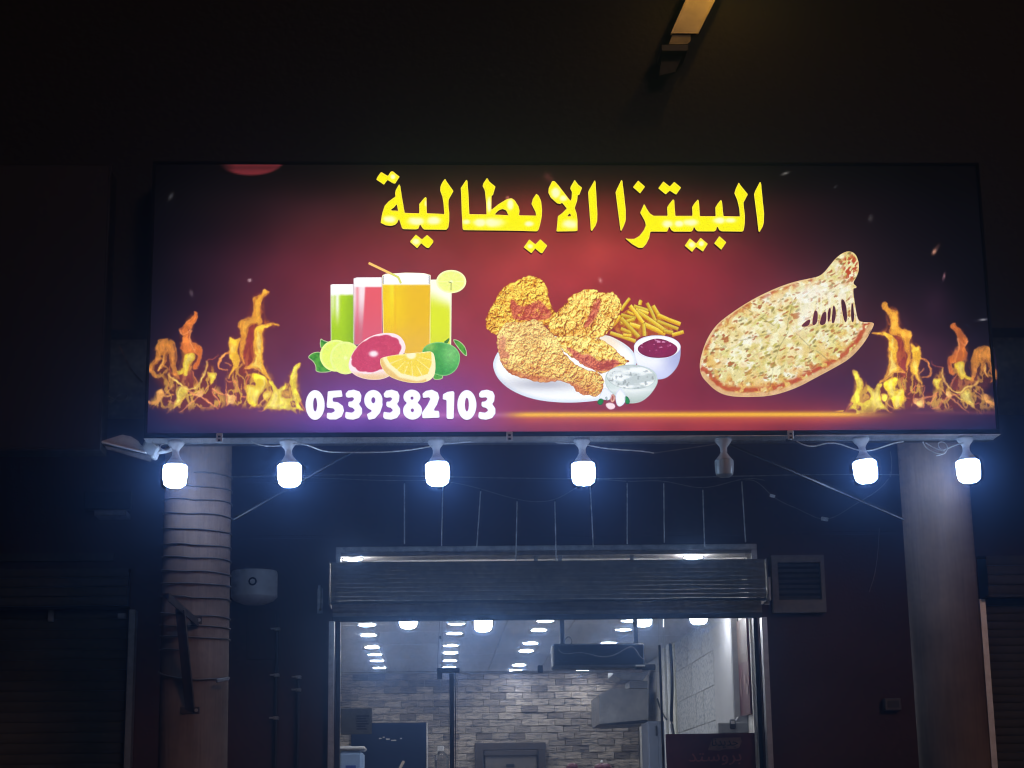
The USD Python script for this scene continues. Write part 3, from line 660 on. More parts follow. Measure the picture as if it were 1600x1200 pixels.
part(fl, 'yoke', tube(spline([at(238, 716, FY), at(250, 706, FY + .01), at(262, 704, FY + .02), at(270, 700, FY + .03), at(276, 692, FY + .03)], 20), .016, 6), m_floodg, True)

# hanging rods and their wires in front of the wall
rods = [((632, 755), (632, 850)), ((692, 755), (690, 853)), ((751, 767), (745, 855)), ((808, 783), (806, 877)), ((867, 783), (869, 877)), ((922, 755), (927, 855)), ((980, 755), (980, 850)), ((1037, 755), (1038, 848)), ((1098, 765), (1101, 855)), ((1159, 752), (1165, 847))]
for i, (a, b) in enumerate(rods):
    r = thing('hanging_rod', f'thin pale rod hanging above the shutter box, {["first","second","third","fourth","fifth","sixth","seventh","eighth","ninth","tenth"][i]} from the left', 'rod', at(*b, 12.9), 'thin rods above the shutter box')
    part(r, 'tube', tube([at(*a, 12.9), at(*b, 12.9)], .0048, 6), m_alu, True)
    part(r, 'hook', tube([at(a[0], a[1] - 3, 12.9), at(a[0], a[1] + .5, 12.9)], .006, 5), m_darkmetal, True)
wire('sagging_wire', 'thin dark wire the hanging rods dangle from', [(362, 746), (480, 746), (632, 751), (692, 752), (751, 764), (808, 780), (867, 780), (922, 752), (980, 752), (1037, 752), (1098, 762), (1159, 749), (1195, 751)], .003, 12.9, m_greywire, 120)
wire('level_wire', 'thin level wire stretched between the two columns', [(360, 745), (600, 743), (900, 748), (1200, 743), (1412, 742)], .004, 12.7, m_greywire, 60)
wire('clipped_wire', 'thin wire drooping to two small white clips at right', [(1165, 750), (1180, 752), (1207, 775), (1250, 797), (1288, 811), (1330, 792), (1352, 779), (1388, 748)], .003, 12.6, m_greywire, 60)
for (a, b, y, s, lab) in ((1203, 1211, 775, .02, 'tiny white clip higher on the drooping wire'), (1283, 1294, 811, .026, 'small white clip at the lowest point of the drooping wire')):
    solo('wire_clip', lab, 'clip', bar(at(a, y - 1, 12.59), at(b, y + 1, 12.59), .02, s, c=.003), m_white)
for a, b, lab in (((366, 812), (575, 692), 'thin dark brace rising right from the left column to the sign'), ((1412, 812), (1130, 690), 'thin dark brace rising left from the right column to the sign')):
    solo('diagonal_brace', lab, 'brace', bar(at(*a, 11.5), at(*b, 11.25), .011, .011), m_black)
wire('wall_wire', 'thin wire hanging down the maroon wall right of the vent', [(1391, 705), (1392, 740), (1391, 745)], .003, 12.6, m_greywire, 12)
wire('wall_wire', 'thin crooked wire hanging on the maroon wall between the vent and the right column', [(1374, 825), (1372, 860), (1366, 900), (1358, 925)], .004, 13.97, m_greywire, 20)
wire('soffit_cord', 'pale cord hanging from the soffit left of the sign', [(186, 540), (192, 553), (203, 575), (213, 588), (222, 598)], .008, 11.5, m_greywire, 20)
wire('soffit_cord', 'tangled dark cord under the soffit above the floodlight', [(162, 622), (172, 621), (182, 626), (196, 624), (199, 618), (186, 617), (180, 623), (170, 628)], .006, 11.9, m_greywire, 40)

# water heater and pipes
wh = thing('water_heater', 'white wall water heater with a round dial beside the left column', 'water heater', at(398, 945, 13.78))
c = at(397, 935, 13.76); s = 13.76 / F; R = 36 * s
part(wh, 'tank', lathe([(0, -11 * s), (R * .5, -9 * s), (R * .85, -4 * s), (R, 2 * s), (R, 38 * s), (R * .96, 42 * s), (0, 43 * s)], c, 40), m_heater, 35)
dz = at(393, 906, 13.5)
g = np.linspace(0, 2 * np.pi, 25)
dial = part(wh, 'dial_ring', tube(np.c_[dz[0] + 5.2 * s * np.cos(g), np.full(25, c[1] - R - .004), dz[2] + 5.2 * s * np.sin(g)], .007, 6), m_black, True)
cy = trimesh.creation.cylinder(.018, .012, sections=16); cy.apply_transform(trimesh.transformations.rotation_matrix(math.pi / 2, [1, 0, 0])); cy.apply_translation([dz[0], c[1] - R - .003, dz[2]]); part(dial, 'knob', cy, m_white)
part(wh, 'grille', box(at(372, 920, 13.6)[0], at(377, 920, 13.6)[0], c[1] - R * .78, c[1] - R * .72, c[2] + 6 * s, c[2] + 30 * s), m_darkmetal)
for px, y0_, lab in ((433, 955, 'thin dark pipe with valves below the water heater'), (467, 1056, 'thin dark pipe with a brass valve right of the heater pipe')):
    t = thing('water_pipe', lab, 'pipe', (at(px, 1100, 13.94)[0], 13.94, .12))
    X = at(px, 1000, 13.94)[0]; zt_ = at(px, y0_, 13.94)[2]
    part(t, 'pipe', tube([[X, 13.95, .12], [X, 13.95, zt_]], .013, 8), m_darkmetal, True)
    for vy in ((983, 1055, 1122) if px == 433 else (1058, 1078)):
        z = at(px, vy, 13.94)[2]; v_ = part(t, 'valve', cat_([box(X - .022, X + .022, 13.92, 13.975, z - .014, z + .014, .005)]), m_galv)
        part(v_, 'handle', box(X - .05, X - .004, 13.905, 13.918, z - .006, z + .008, .003), m_galv)
ap = thing('access_panel', 'faint flush access panel in the maroon wall below the heater', 'panel', at(410, 1030, 13.99))
a, b = at(386, 950, 13.99), at(430, 1030, 13.99); part(ap, 'cover', box(a[0], b[0], 13.988, 13.9985, b[2], a[2], .003), m_wall)

# vent frame and small wall box
vt = thing('wall_vent', 'square grey wall vent frame right of the shutter box', 'vent', at(1250, 957, 13.95))
a, b = at(1204, 868, 13.95), at(1291, 957, 13.95)
i0, i1 = at(1214, 879, 13.95), at(1284, 937, 13.95)
m_vent = mat('vent_grey', (.16, .175, .175), .55, var=.2)
part(vt, 'frame', V(mbox(a[0], b[0], 13.93, 13.997, b[2], a[2]) - mbox(i0[0], i1[0], 13.8, 14.1, i1[2], i0[2])), m_vent)
part(vt, 'back', box(i0[0], i1[0], 13.985, 13.996, i1[2], i0[2]), m_darkmetal)
for i in range(7):
    z = i1[2] + (i0[2] - i1[2]) * (i + .5) / 7; part(vt, 'louvre', bar([i0[0] + .003, 13.965, z], [i1[0] - .003, 13.965, z], .035, .004, (0, -.7, .7)), mat('vent_dark', (.06, .07, .07), .5) if i == 0 else '/World/Looks/vent_dark')
sb = thing('small_wall_box', 'small grey box high on the maroon wall left of the right column', 'box', at(1394, 1110, 13.95))
a, b = at(1381, 1091, 13.95), at(1408, 1110, 13.95); part(sb, 'case', box(a[0], b[0], 13.93, 13.997, b[2], a[2], .006), mat('grey_box', (.09, .085, .085), .5))
part(sb, 'grille', box(a[0] + .02, b[0] - .02, 13.924, 13.9295, b[2] + .02, a[2] - .02), m_darkmetal)

# the dark neighbouring sign at left, the amber-lit channel above, and its lamp
ns = thing('dark_sign_box', 'unlit black sign box of the left neighbour with pale edge trim', 'shop sign', at(80, 703, 11.0))
a, b = at(-400, 703, 11.0), at(157, 703, 11.0); zt_ = at(100, 258, 11.0)[2]
part(ns, 'panel', box(-5.2, b[0] - .012, 11.0, 11.28, b[2] + .014, zt_, .004), mat('black_panel', (.012, .010, .010), .6))
part(ns, 'bottom_trim', box(-5.2, b[0], 10.99, 11.02, b[2], b[2] + .013, .002), m_darkmetal)
part(ns, 'side_trim', box(b[0] - .0115, b[0], 10.99, 11.015, b[2] + .0135, zt_, .002), m_darkmetal)
nb = thing('amber_lit_channel', 'pale sheet metal channel slanting up the dark facade in amber lamp light', 'channel', at(1050, 128, 11.25))
m_cream = mat('cream_sheet_metal', (.62, .55, .40), .55, .15, var=.25, scale=9)
def slab(pxs, Y0, Y1):
    q = at(*np.array(pxs, float).T, Y0); return trimesh.convex.convex_hull(np.vstack([q, q + [0, Y1 - Y0, 0]]))
part(nb, 'upper_piece', cat_([slab([(1048, 52), (1091, 52), (1136, -36), (1087, -36)], 11.16, 11.168), slab([(1048, 52), (1050, 52), (1089, -36), (1087, -36)], 11.13, 11.159), slab([(1089, 52), (1091, 52), (1136, -36), (1134, -36)], 11.13, 11.159)]), m_cream)
part(nb, 'middle_piece', slab([(1051, 53), (1079, 48), (1079, 64), (1074, 69), (1045, 69)], 11.175, 11.19), mat('dimmed_sheet', (.30, .26, .20), .7, var=.4, scale=14))  # darker colour stands in for the lamp light falling off
part(nb, 'clamp', slab([(1034, 70), (1076, 70), (1074, 79), (1034, 79)], 11.10, 11.34), m_darkmetal)
part(nb, 'lower_piece', slab([(1036, 80.5), (1069, 80.5), (1055, 112), (1030, 118)], 11.19, 11.21), mat('dimmer_sheet', (.09, .078, .062), .8, var=.5, scale=14))  # darker still: the end of the lamp falloff is put into the colour
lp = thing('amber_wall_lamp', 'amber flood lamp on the dark facade above the slanting channel', 'lamp', at(1150, -120, 11.3))
c = at(1150, -130, 10.7)
part(lp, 'arm', tube([[c[0], 11.34, c[2] + .1], [c[0], 10.8, c[2] + .1], [c[0], 10.72, c[2] + .04]], .015, 6), m_darkmetal, True)
part(lp, 'shade', lathe([(.02, .04), (.05, .03), (.11, -.06), (.105, -.06), (.046, .02), (.02, .03)], c, 24), m_darkmetal, 30)
part(lp, 'lamp', trimesh.creation.icosphere(2, .035).apply_translation(c + [0, 0, -.035]), glow('amber_lamp', (1.0, .50, .06), 190.0), True)
# ------------------------------------------------------------------ the backlit shop sign
SY = 11.0
m_print = usdkit.material(stage, '/World/Looks/backlit_print', {
    'a': ('attribute', {'attribute': 'ink'}), 'e': ('emission', {'strength': 1.2}), 'g': ('principled_bsdf', {'base_color': (.006, .006, .006), 'roughness': .5, 'specular_ior_level': .04}), 'ad': ('add_closure', {})},
    [('a.color', 'e.color'), ('e.emission', 'ad.closure1'), ('g.BSDF', 'ad.closure2')], surface='ad.closure')
m_side = mat('letter_side', (.16, .04, .02), .6, var=.2)
sxa, sxb = at(225, 683, SY)[0], at(1562, 683, SY)[0]
szb = zrail(800) + .006; szt = at(900, 254, SY)[2]
m_frame = mat('sign_frame_black', (.008, .008, .008), .95, spec=.0)
sign = thing('shop_sign', 'large backlit dark red shop sign with yellow Arabic lettering and food pictures', 'shop sign', ((sxa + sxb) / 2, SY, szb))
part(sign, 'cabinet', box(sxa, sxb, SY + .012, SY + .26, szb, szt), m_darkmetal)
for a, b, c_, d in ((sxa, sxb, szb, szb + .028), (sxa, sxb, szt - .018, szt), (sxa, sxa + .018, szb + .0285, szt - .0185), (sxb - .018, sxb, szb + .0285, szt - .0185)):
    part(sign, 'frame_strip', box(a, b, SY - .014, SY + .0115, c_, d, .003), m_frame)

def paint(path, pts, tris, col, m=None):
    o = origin[path.rpartition('/')[0]]
    t = trimesh.Trimesh(pts - o, tris, process=False)
    mm = usdkit.mesh(stage, path, t, m or m_print)
    UsdGeom.PrimvarsAPI(mm).CreatePrimvar('ink', Sdf.ValueTypeNames.Color3fArray, 'vertex').Set(Vt.Vec3fArray.FromNumpy(np.asarray(lin(np.clip(col, 0, 255)), np.float32)))
    origin[path] = o
    return path
def chaikin(p, n=2, closed=True):
    p = np.asarray(p, float)
    for _ in range(n):
        q = np.roll(p, -1, 0) if closed else p[1:]
        a = p if closed else p[:-1]
        r = np.empty((len(a) * 2, 2)); r[0::2] = .75 * a + .25 * q; r[1::2] = .25 * a + .75 * q
        p = r if closed else np.vstack([p[:1], r, p[-1:]])
    return p
def fill(poly, sp):
    """Points and triangles that fill an outline drawn in photograph units."""
    P, T, base = [], [], 0
    for g in getattr(poly, 'geoms', [poly]):
        if g.is_empty or g.area < 1: continue
        rings = [g.exterior] + list(g.interiors); b = []
        for r in rings:
            n = max(4, int(r.length / sp)); b += [r.interpolate(i / n, normalized=True).coords[0] for i in range(n)]
        x0, y0, x1, y1 = g.bounds
        gx, gy = np.meshgrid(np.arange(x0, x1, sp), np.arange(y0, y1, sp * .87)); gx = gx + (np.arange(len(gx)) % 2)[:, None] * sp / 2
        q = np.c_[gx.ravel(), gy.ravel()]; inner = g.buffer(-sp * .45)
        q = q[shapely.contains_xy(inner, q[:, 0], q[:, 1])] if not inner.is_empty else q[:0]
        p = np.vstack([np.array(b), q]); t = Delaunay(p).simplices
        c = p[t].mean(1); t = t[shapely.contains_xy(g, c[:, 0], c[:, 1])]
        P.append(p); T.append(t + base); base += len(p)
    return np.vstack(P), np.vstack(T)
def orient(pts, tris):
    n = np.cross(pts[tris[:, 1]] - pts[tris[:, 0]], pts[tris[:, 2]] - pts[tris[:, 0]])
    f = n[:, 1] > 0; tris = tris.copy(); tris[f] = tris[f][:, ::-1]; return tris
layer = {}
def decal(name, poly, colour, sp=1.5, lift=.002, parent=None, label=None):
    if not hasattr(poly, 'bounds'): poly = Polygon(poly)
    poly = poly.buffer(0)
    p, t = fill(poly, sp); w = at(p[:, 0], p[:, 1], SY - lift)
    edge = shapely.distance(shapely.points(p), poly.boundary)
    col = colour(p[:, 0], p[:, 1], edge) if callable(colour) else np.tile(np.array(colour, float), (len(p), 1))
    path = paint(numbered(parent or sign, name), w, orient(w, t), col)
    data(stage.GetPrimAtPath(path), label)
    return path
def raised(name, poly, colour, depth=.03, sp=1.6, lift=.001, parent=None):
    """A raised letter: a lit front and dark returns."""
    poly = poly.buffer(0)
    p, t = fill(poly, sp); w = at(p[:, 0], p[:, 1], SY - lift); w[:, 1] -= depth
    edge = shapely.distance(shapely.points(p), poly.boundary)
    path = paint(numbered(parent or sign, name), w, orient(w, t), colour(p[:, 0], p[:, 1], edge))
    v, f = [], []; n0 = 0
    for g in getattr(poly, 'geoms', [poly]):
        for r in [g.exterior] + list(g.interiors):
            c = np.array(r.coords)[:-1]; a = at(c[:, 0], c[:, 1], SY - lift); b = a.copy(); b[:, 1] -= depth * .985; n = len(c)
            v += [a, b]; f += [[n0 + i, n0 + (i + 1) % n, n0 + n + (i + 1) % n] for i in range(n)] + [[n0 + i, n0 + n + (i + 1) % n, n0 + n + i] for i in range(n)]; n0 += 2 * n
    part(path, 'return_edge', trimesh.Trimesh(np.vstack(v), f, process=False), m_side)
    return path
def nz(x, y, s, seed=0, o=3): return meshkit.fbm(np.stack([x * s, y * s, np.zeros_like(x)], -1), o, seed)
def mixc(a, b, t): t = np.clip(np.asarray(t), 0, 1)[..., None]; return np.asarray(a, float) * (1 - t) + np.asarray(b, float) * t
def sstep(a, b, x): t = np.clip((x - a) / (b - a), 0, 1); return t * t * (3 - 2 * t)

# printed background; backlight falloff and blue bulb glare are put into its colours
bx = [235, 350, 500, 650, 800, 950, 1100, 1250, 1400, 1550]; by = [255, 290, 320, 360, 400, 480, 560, 620, 650, 668, 682]
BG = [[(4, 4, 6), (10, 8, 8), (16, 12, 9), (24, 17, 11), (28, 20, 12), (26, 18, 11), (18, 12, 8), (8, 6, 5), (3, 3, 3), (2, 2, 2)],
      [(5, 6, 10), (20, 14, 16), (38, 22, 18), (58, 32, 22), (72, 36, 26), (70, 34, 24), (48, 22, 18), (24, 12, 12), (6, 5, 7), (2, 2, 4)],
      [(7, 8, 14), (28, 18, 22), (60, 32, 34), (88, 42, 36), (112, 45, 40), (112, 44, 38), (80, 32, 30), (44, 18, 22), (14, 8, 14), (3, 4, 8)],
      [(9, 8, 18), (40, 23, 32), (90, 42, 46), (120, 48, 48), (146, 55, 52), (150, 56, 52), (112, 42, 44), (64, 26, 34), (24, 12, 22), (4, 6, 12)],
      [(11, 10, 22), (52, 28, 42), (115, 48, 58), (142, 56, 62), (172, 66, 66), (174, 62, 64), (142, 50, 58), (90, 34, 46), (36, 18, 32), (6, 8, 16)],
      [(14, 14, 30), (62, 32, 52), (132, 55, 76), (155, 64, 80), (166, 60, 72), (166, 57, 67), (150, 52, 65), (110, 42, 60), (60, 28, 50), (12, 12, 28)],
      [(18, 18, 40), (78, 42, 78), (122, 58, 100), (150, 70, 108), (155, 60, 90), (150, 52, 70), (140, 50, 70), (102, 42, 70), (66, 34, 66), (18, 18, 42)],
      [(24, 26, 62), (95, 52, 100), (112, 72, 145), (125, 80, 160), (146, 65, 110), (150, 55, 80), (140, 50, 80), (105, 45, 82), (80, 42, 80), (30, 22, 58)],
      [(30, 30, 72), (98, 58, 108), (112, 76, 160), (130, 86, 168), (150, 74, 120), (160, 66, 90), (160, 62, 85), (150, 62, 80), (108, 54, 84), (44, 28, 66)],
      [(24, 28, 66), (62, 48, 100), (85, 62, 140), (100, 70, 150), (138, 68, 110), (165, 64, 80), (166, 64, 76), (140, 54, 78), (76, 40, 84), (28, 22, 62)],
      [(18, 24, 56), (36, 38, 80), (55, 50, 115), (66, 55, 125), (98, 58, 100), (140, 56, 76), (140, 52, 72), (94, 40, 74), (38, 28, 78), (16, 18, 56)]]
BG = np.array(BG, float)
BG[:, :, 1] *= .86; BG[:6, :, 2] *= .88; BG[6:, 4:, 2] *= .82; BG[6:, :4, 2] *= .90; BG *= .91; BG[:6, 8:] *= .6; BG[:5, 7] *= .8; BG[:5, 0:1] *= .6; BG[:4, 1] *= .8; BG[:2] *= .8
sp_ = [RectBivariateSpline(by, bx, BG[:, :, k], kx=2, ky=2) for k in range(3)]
def bg(x, y, e=None):
    xx, yy = np.clip(x, 235, 1550), np.clip(y, 255, 682)
    c = np.stack([s.ev(yy, xx) for s in sp_], -1)
    c *= (.90 + .2 * nz(x, y, .018, 3, 4))[..., None]
    for cx, cy, r, col in ((935, 395, 36, (26, 13, 10)), (830, 395, 60, (10, 5, 5)), (700, 640, 90, (20, 8, 22)), (520, 640, 60, (12, 8, 20))):
        c += np.exp(-((x - cx) ** 2 + (y - cy) ** 2) / r ** 2)[..., None] * np.array(col)
    # the glowing line
    fade = sstep(770, 830, x) * (1 - sstep(1300, 1420, x)); dim = sstep(470, 500, x) * (1 - sstep(770, 810, x))
    ly = 648.5 - .0015 * (x - 800); d = y - ly
    c = mixc(c, (255, 208, 56), np.exp(-(d / 4.2) ** 2) * fade); c = mixc(c, (206, 92, 62), np.exp(-((d - 7) / 7) ** 2) * .5 * fade); c = mixc(c, (200, 130, 190), np.exp(-(d / 3.5) ** 2) * .5 * dim)
    c = mixc(c, (140, 78, 96), np.exp(-((y - 645) / 3) ** 2) * .4 * sstep(1400, 1440, x))
    # the red ember disc cut by the top edge, and sparks
    q = ((x - 392) / 54) ** 2 + ((y - 250) / 25) ** 2
    c = mixc(c, (122, 42, 48), (1 - sstep(.75, 1.05, q)) * sstep(335, 372, x) * (.9 - .25 * np.exp(-((y - 262) / 4) ** 2)))
    for cx, cy, a, b, th, col, k in ((390, 438, 2.6, 2.0, .3, (235, 205, 210), 1), (299, 458, 2.4, 5, -.3, (95, 80, 92), .9), (267, 307, 3, 6, .5, (62, 62, 66), .9), (1227, 271, 6, 1.8, -.3, (120, 118, 116), .9), (1305, 292, 3.5, 1.6, -.6, (50, 50, 55), .9),
                                     (1360, 341, 4, 5.5, .2, (62, 58, 60), .8), (1460, 393, 2.6, 4.5, .5, (240, 170, 140), 1), (1464, 387, 3, 7, .6, (90, 60, 60), .6), (1475, 432, 1.6, 5.5, .2, (170, 120, 130), .9), (1536, 499.5, 8, 1.3, -.15, (150, 150, 160), .9),
                                     (1544, 424, 1.8, 16, .0, (75, 80, 84), .8), (1546, 452, 1.6, 10, .0, (110, 112, 116), .8), (938, 438, 2.0, 4, -.5, (225, 150, 150), .9), (793, 309, 2.2, 2.2, 0, (230, 140, 120), .9), (855, 276, 6, 6, .6, (82, 42, 40), .8), (861, 281, 5, 4, .6, (90, 45, 42), .7)):
        dx, dy = x - cx, y - cy; u = dx * math.cos(th) + dy * math.sin(th); v = -dx * math.sin(th) + dy * math.cos(th)
        c = mixc(c, col, np.exp(-(u / a) ** 2 - (v / b) ** 2) * k)
    # soft reddish glow round the printed fires, put into the background colour
    for cx, cy, rx, ry, col, k in ((300, 590, 70, 60, (92, 40, 52), .55), (395, 560, 60, 90, (120, 52, 66), .5), (440, 620, 50, 35, (120, 60, 90), .4), (1450, 590, 70, 60, (92, 44, 58), .55), (1400, 540, 35, 60, (90, 42, 58), .45), (1455, 480, 40, 40, (58, 30, 52), .5)):
        c = mixc(c, col, np.exp(-((x - cx) / rx) ** 2 - ((y - cy) / ry) ** 2) * k * (.5 + nz(x, y, .03, 9)))
    return c
E_ = .028
xs0, xs1 = at(226, 480, SY)[0], at(1561, 480, SY)[0]
NX, NZ = 560, 184
gx, gz = np.meshgrid(np.linspace(sxa + .012, sxb - .012, NX), np.linspace(szb + .02, szt - .012, NZ))
wp = np.stack([gx.ravel(), np.full(gx.size, SY), gz.ravel()], -1)
def to_px(w):
    d = w - EYE; c = d @ np.array([CX, CY, CZ]); return 800 + F * c[:, 0] / c[:, 2], 600 + F * c[:, 1] / c[:, 2]
CXYZ = np.array([CX, CY, CZ])
px_, py_ = to_px(wp)
i = np.arange(NX * NZ).reshape(NZ, NX); q = np.stack([i[:-1, :-1], i[:-1, 1:], i[1:, 1:], i[1:, :-1]], -1).reshape(-1, 4)
tr = np.vstack([q[:, [0, 1, 2]], q[:, [0, 2, 3]]])
paint(numbered(sign, 'printed_glow_face'), wp, orient(wp, tr), bg(px_, py_))

# ---- lettering
def c1(p): return [(580 + x / 8, 260 + y / 8) for x, y in p]
def c2(p): return [(760 + x / 8, 260 + y / 8) for x, y in p]
def c3(p): return [(940 + x / 8.571, 260 + y / 8.571) for x, y in p]
def c4(p): return [(1040 + x / 8.569, 270 + y / 8.569) for x, y in p]
def soft(p, holes=(), r=1.0):
    g = Polygon(p, holes).buffer(0); return g.buffer(r).buffer(-2 * r).buffer(r).simplify(.12)
hot = [(609, 345, 12, 7), (650, 348, 16, 8), (677, 347, 14, 8), (728, 349, 9, 5), (750, 350, 14, 8), (770, 350, 20, 9), (826, 352, 9, 5), (890, 353, 15, 9), (868, 304, 9, 10), (880, 312, 8, 6), (797, 322, 6, 10), (764, 322, 4, 14), (666, 320, 3, 6), (1042, 352, 10, 7), (1078, 350, 14, 7), (1123, 347, 12, 6), (1140, 347, 12, 5), (650, 380, 8, 6), (828, 387, 6, 5), (1080, 385, 6, 6), (1095, 383, 5, 5), (614, 279, 5, 5), (1060, 352, 9, 6)]  # backlight hot spots, painted into the letter fronts
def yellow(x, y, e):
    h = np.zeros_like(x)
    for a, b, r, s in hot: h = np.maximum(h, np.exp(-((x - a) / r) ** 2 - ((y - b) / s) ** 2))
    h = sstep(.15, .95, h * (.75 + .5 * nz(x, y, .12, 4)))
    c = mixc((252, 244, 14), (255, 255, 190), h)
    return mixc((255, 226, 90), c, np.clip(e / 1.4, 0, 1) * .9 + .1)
letters = [
 soft(c1([(350,240),(365,265),(385,400),(420,600),(600,605),(600,490),(640,440),(680,398),(692,415),(697,605),(912,615),(905,500),(890,400),(860,320),(865,270),(890,215),(925,172),(940,205),(975,255),(1028,328),(1000,380),(968,435),(965,500),(975,600),(975,700),(965,780),(940,812),(660,808),(640,790),(610,742),(590,800),(560,806),(400,803),(385,790),(365,730),(348,672),(330,720),(300,750),(240,765),(180,755),(120,725),(125,680),(140,600),(170,510),(215,460),(305,395),(298,350),(310,310)]), [c1([(320,490),(338,575),(240,568),(290,530)])], .5),
 soft(c1([(1190,183),(1203,205),(1218,420),(1225,615),(1440,618),(1432,450),(1418,320),(1390,265),(1400,230),(1447,160),(1475,210),(1552,272),(1520,380),(1503,385),(1500,562)]) + c2([(150,490),(250,430),(310,415),(350,440),(400,520),(412,570),(405,630),(618,635),(610,590),(560,490),(575,430),(600,390),(622,360),(650,385),(680,450),(693,560),(690,640),(670,740),(650,810),(630,830),(300,822)]) + c1([(1150,815),(1140,790),(1135,700),(1118,290)]), [c2([(100,622),(150,570),(200,550),(245,570),(272,628)])], .5),
 soft(c2([(820,200),(850,205),(900,260),(1000,390),(1045,450),(1060,420),(1065,340),(1042,300),(1050,270),(1100,185),(1115,210),(1145,250),(1192,285),(1155,380),(1138,375),(1130,450),(1100,540),(1125,610),(1135,700),(1135,820),(1120,828),(872,832),(880,740),(890,640),(940,605),(1000,545),(940,472),(920,492),(880,482),(800,410),(770,350),(775,290)]), [c2([(1040,605),(1055,640),(1003,645)])], .5),
 soft(c2([(1350,188),(1360,215),(1370,400),(1382,600),(1380,700),(1360,760),(1312,830),(1300,815),(1285,600),(1265,345),(1280,310)]), (), .5),
 soft(c3([(260,198),(272,215),(295,400),(318,610),(318,740),(295,810),(255,890),(245,870),(215,640),(180,370),(200,320)]), (), .5),
 soft(c3([(563,520),(600,590),(640,650),(690,682),(875,682),(868,570),(900,520),(950,458),(965,475),(980,685)]) + c4([(130,597),(350,597),(345,480),(375,430),(425,375),(437,400),(450,597),(460,600),(660,600),(655,485),(690,430),(730,382),(745,400),(765,600),(985,605),(975,500),(950,390),(910,295),(930,230),(970,148),(990,185),(1092,308),(1060,370),(1033,420),(1040,500),(1053,600),(1050,700),(1035,790),(1015,808),(740,803),(710,790),(682,735),(665,790),(640,805),(420,803),(395,785),(372,740),(355,790),(335,808),(100,808),(70,790),(42,740)]) + c3([(870,895),(660,893),(645,900),(630,980),(590,1060),(545,1110),(490,1112),(400,1060),(300,975),(350,990),(430,990),(500,950),(560,870),(585,810),(570,750),(508,640)]), (), .5),
 soft(c4([(1255,135),(1268,165),(1290,400),(1308,560),(1305,680),(1290,740),(1245,815),(1232,800),(1210,600),(1172,310),(1190,260)]), (), .5)]
dots = [c1([(125,88),(210,140),(245,85),(270,80),(358,148),(300,237),(270,230),(205,190),(160,250),(65,185),(80,150)]), c1([(558,868),(635,930),(700,873),(778,945),(775,970),(720,1040),(690,1035),(625,980),(575,1042),(487,965),(490,950)]),
        c2([(533,930),(610,992),(670,928),(760,1008),(695,1105),(670,1098),(607,1045),(560,1105),(462,1030)]), c3([(483,210),(577,292),(508,385),(412,300)]), c3([(820,222),(905,290),(965,228),(1057,305),(993,397),(970,390),(905,345),(850,397),(750,315)]),
        c4([(710,865),(805,950),(735,1050),(640,965)]), c4([(315,895),(400,965),(460,888),(558,970),(490,1075),(400,1010),(345,1080),(247,995)])]
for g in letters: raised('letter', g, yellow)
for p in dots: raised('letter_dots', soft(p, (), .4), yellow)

# ---- phone number
def c7(p, dx=0): return [(470 + (x + dx) / 5, 600 + y / 5) for x, y in p]
def ell(cx, cy, rx, ry, n=40, rot=0): g = np.linspace(0, 2 * np.pi, n, endpoint=False); x, y = rx * np.cos(g), ry * np.sin(g); return [(cx + a * math.cos(rot) - b * math.sin(rot), cy + a * math.sin(rot) + b * math.cos(rot)) for a, b in zip(x, y)]
def dig(p, holes=(), dx=0, r=1.5): 
    g = Polygon(c7(p, dx)).buffer(0).buffer(r).buffer(-2 * r).buffer(r)
    for h in holes: g = g.difference(Polygon(c7(h, dx)))
    return g.simplify(.1)
zero = ell(113, 168, 75, 117); three = [(350,80),(370,55),(415,48),(460,62),(475,95),(470,140),(455,160),(480,195),(480,235),(455,270),(410,284),(360,278),(345,262),(350,220),(400,228),(425,210),(405,190),(380,185),(370,172),(372,142),(400,140),(420,120),(405,108),(375,112),(355,108)]
nine = Polygon(ell(567, 130, 72, 80)).union(Polygon([(635,120),(640,170),(620,230),(580,275),(530,285),(515,240),(560,215),(570,190)])).buffer(8).buffer(-8)
eight = Polygon(ell(868, 105, 67, 57)).union(Polygon(ell(873, 212, 75, 71))).buffer(6).buffer(-6)
digits = [dig(zero, [ell(113, 165, 15, 53)]), dig([(212,60),(320,52),(328,105),(250,112),(252,142),(290,145),(330,175),(340,215),(320,260),(280,282),(225,282),(203,270),(205,228),(240,230),(270,215),(255,195),(205,190),(203,165)]), dig(three), dig(list(nine.exterior.coords), [ell(567, 131, 15, 23)]), dig(three, (), 297),
          dig(list(eight.exterior.coords), [ell(869, 115, 11, 12), ell(872, 210, 12, 14)]), dig([(950,80),(975,58),(1025,48),(1070,70),(1083,110),(1065,165),(1040,205),(1030,213),(1080,213),(1085,268),(950,272),(945,230),(990,165),(1012,120),(1000,108),(955,115)]),
          dig([(1110,85),(1145,65),(1190,58),(1200,70),(1195,270),(1185,278),(1145,278),(1138,265),(1138,130),(1108,125)]), dig(zero, [ell(113, 165, 15, 53)], 1184), dig(three, (), 1040)]
for g in digits: raised('digit', g, lambda x, y, e: mixc((232, 226, 252), (255, 255, 255), e / 1.5), .015)

